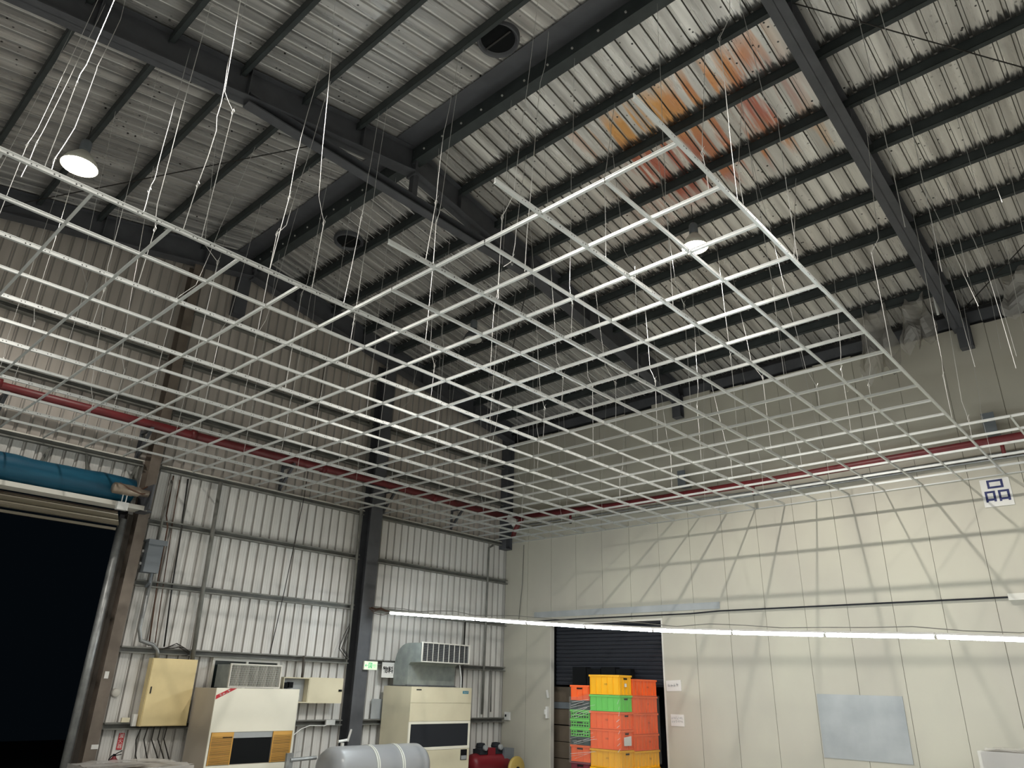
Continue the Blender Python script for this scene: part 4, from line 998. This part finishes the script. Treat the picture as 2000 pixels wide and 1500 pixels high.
# pallet
t = thing('wooden_pallet', (3.8, -.8, 0), 'wooden pallet under the coloured plastic crates', 'pallet')
part(MB().box((3.15, -1.45, .10), (4.37, -.12, .118)).box((3.15, -1.45, 0), (3.25, -.12, .10)).box((3.7, -1.45, 0), (3.8, -.12, .10)).box((4.27, -1.45, 0), (4.37, -.12, .10)), 'deck', M_CARD, t)
def sticker(t): part(MB().box((xc, yc+.17, 1.80), (xc+.002, yc+.24, 1.86)), 'sticker', M_PAPER, t)
def note(t): part(MB().hexa([(xc, yc+.10, .80), (xc+.003, yc+.10, .80), (xc+.003, yc+.34, .80), (xc, yc+.34, .80), (xc, yc+.10, .94), (xc+.003, yc+.10, .94), (xc+.003, yc+.34, .96), (xc, yc+.34, .96)]), 'paper_note', M_PAPER, t)
zm = [(1.654, 2.009, M_YELLOW, 'yellow crate topmost of the front stack', '115', sticker), (1.366, 1.654, M_GREEN, 'solid green crate second from the top of the front stack', None, None),
      (1.065, 1.366, M_ORANGE, 'orange crate third from the top of the front stack, under the green one', '113', None), (.728, 1.065, M_ORANGE, 'orange crate with a white paper note, fourth from the top of the front stack', '115', note),
      (.42, .728, M_YELLOW, 'yellow crate fifth from the top of the front stack', '111', None), (.118, .42, M_YELLOW, 'yellow crate at the bottom of the front stack', None, None)]
for a, b, mm, lb, nm, ex in zm: crate(xc-.71, xc, yc, yc+.424, a, b, mm, lb, 'y', False, nm, ex)
zr = [(1.645, 1.95, M_ORANGE, 'orange crate topmost of the right-hand stack', '115'), (1.345, 1.645, M_ORANGE, 'orange crate second from the top of the right-hand stack', '11'), (.981, 1.345, M_ORANGE, 'tall orange crate third from the top of the right-hand stack', '115'),
      (.70, .981, M_ORANGE, 'orange crate fourth from the top of the right-hand stack', '115'), (.40, .70, M_YELLOW, 'yellow crate fifth from the top of the right-hand stack', '115'), (.118, .40, M_YELLOW, 'yellow crate at the bottom of the right-hand stack', None)]
for a, b, mm, lb, nm in zr: crate(xc-.47, xc+.0, -1.02, -.14, a, b, mm, lb, 'x', False, nm)
zl = [(1.537, 1.815, M_ORANGE, 'orange crate topmost of the left-hand stack', False), (1.374, 1.537, M_DKCRATE, 'low dark green crate second from the top of the left-hand stack', False),
      (1.212, 1.374, M_GREEN, 'vented green crate third from the top of the left-hand stack', True), (1.06, 1.212, M_GREEN, 'vented green crate fourth from the top of the left-hand stack', True),
      (.901, 1.06, M_GREEN, 'vented green crate fifth from the top of the left-hand stack', True), (.76, .901, M_DKCRATE, 'low dark green crate sixth from the top of the left-hand stack', False),
      (.474, .76, M_ORANGE, 'orange crate seventh from the top of the left-hand stack', False), (.118, .474, M_PURPLE, 'maroon crate at the bottom of the left-hand stack', False)]
for a, b, mm, lb, vt in zl: crate(3.175, 3.64, yc+.01, yc+.70, a, b, mm, lb, 'y', vt, None)
mb = MB(); V = []
ring = [(3.165, -.75), (3.165, yc-.005), (3.4, yc-.02), (3.64, yc-.02), (3.9, yc-.025), (4.36, yc-.02), (4.385, yc+.2), (4.385, -1.0), (4.385, -.6), (4.385, -.13)]
zz_ = [.45+.11*k for k in range(13)]
for z in zz_:
    V.append([]);
    for p in ring:
        if z > 1.64 and p[0] < 3.6: zz2 = 1.60
        else: zz2 = z
        V[-1].append(len(mb.v)); mb.v.append((p[0]+rnd.uniform(-.005, .005), p[1]+rnd.uniform(-.006, .004), min(zz2, 1.66)))
for a in range(len(V)-2):
    for b in range(len(ring)-1): mb.f.append([V[a][b], V[a][b+1], V[a+1][b+1], V[a+1][b]]); mb.mi.append(0)
mb.m = 1
for k in range(16):      # bunched folds of film that catch the light
    z = (1.50, 1.44, 1.40, 1.36, 1.33, 1.29, 1.25, 1.22, .92, .86, .82, .79, .76, .60, .56, .52)[k]
    xa = 3.19+rnd.uniform(0, .12); xb = xa+rnd.uniform(.3, .62)
    mb.beam((xa, yc-.026, z), (xb, yc-.03, z+rnd.uniform(.06, .14)), .002, rnd.uniform(.003, .007))
for k in range(9):
    z = .7+.1*k; mb.beam((4.33+rnd.uniform(-.05, .02), yc-.026, z), (4.36, yc-.026, z+rnd.uniform(.03, .08)), .002, rnd.uniform(.004, .009))
solo(mb, 'stretch_wrap', [M_FILM, film('film_fold', .75, (.9, .9, .9))], 'clear stretch wrap around the stacks of crates', 'stretch wrap')
# wrapped bundle and boxes inside the doorway
for k, (a, b, zz) in enumerate(((1.27, 2.35, .0), (1.27, 2.35, .33), (1.27, 2.35, .66), (1.27, 2.35, 1.0), (1.27, 2.2, 1.46))):
    t = thing('cardboard_box', ((a+b)/2, .63, zz), ('brown cardboard box in the doorway, lowest of its stack', 'brown cardboard box in the doorway, second from the floor', 'brown cardboard box in the doorway, third from the floor', 'brown cardboard box in the doorway, fourth from the floor', 'brown cardboard box in the doorway, topmost of its stack')[k], 'cardboard box', 'cardboard boxes in the doorway')
    part(MB().box((a, .32, zz), (b, .95, zz+.315)), 'carton', M_CARD, t)
    part(MB().box((a+.72, .316, zz+.09), (a+.78, .319, zz+.22)), 'address_label', M_PAPER, t)
solo(MB().box((1.26, .30, 1.325), (2.4, 1.0, 1.455)), 'wooden_shelf', M_GREYBOX, 'dark blue board between the cardboard boxes in the doorway', 'board')
mb = MB()
for k in range(4):
    x0 = 2.15+.38*k; mb.box((x0, -.04+.01*k, 1.80), (x0+.36, .14, 2.19-.03*(k % 2)))
solo(mb, 'wrapped_bundle', M_BLACK, 'black plastic wrapped bundle behind the top of the crates', 'bundle')
# stretch wrapped loads at the picture's lower corners
def load(x0, x1, y0, y1, h, label):
    mb = MB(); n = len(mb.v); nx = 9
    t = thing('wrapped_load', ((x0+x1)/2, (y0+y1)/2, 0), label, 'wrapped load')
    part(MB().box((x0+.03, y0+.03, 0), (x1-.03, y1-.03, h-.02)), 'carton', M_CARD, t)
    mb = MB(); V = {}
    for a in range(nx+1):
        for b in range(nx+1):
            V[a, b] = len(mb.v); mb.v.append((x0+(x1-x0)*a/nx, y0+(y1-y0)*b/nx, h+rnd.uniform(-.012, .02)))
    for a in range(nx):
        for b in range(nx): mb.f.append([V[a, b], V[a+1, b], V[a+1, b+1], V[a, b+1]]); mb.mi.append(0)
    mb.quad((x0, y0, 0), (x1, y0, 0), (x1, y0, h), (x0, y0, h)); mb.quad((x1, y0, 0), (x1, y1, 0), (x1, y1, h), (x1, y0, h))
    part(mb, 'film', film_strong, t)
film_strong = film('bright_stretch_film', .45, (.85, .85, .85))
load(10.1, 11.6, -1.5, -.4, 1.13, 'load wrapped in shiny plastic film at the lower right corner of the view')
load(1.2, 2.2, -9.65, -8.4, .66, 'load wrapped in plastic film at the lower left, beside the door opening')
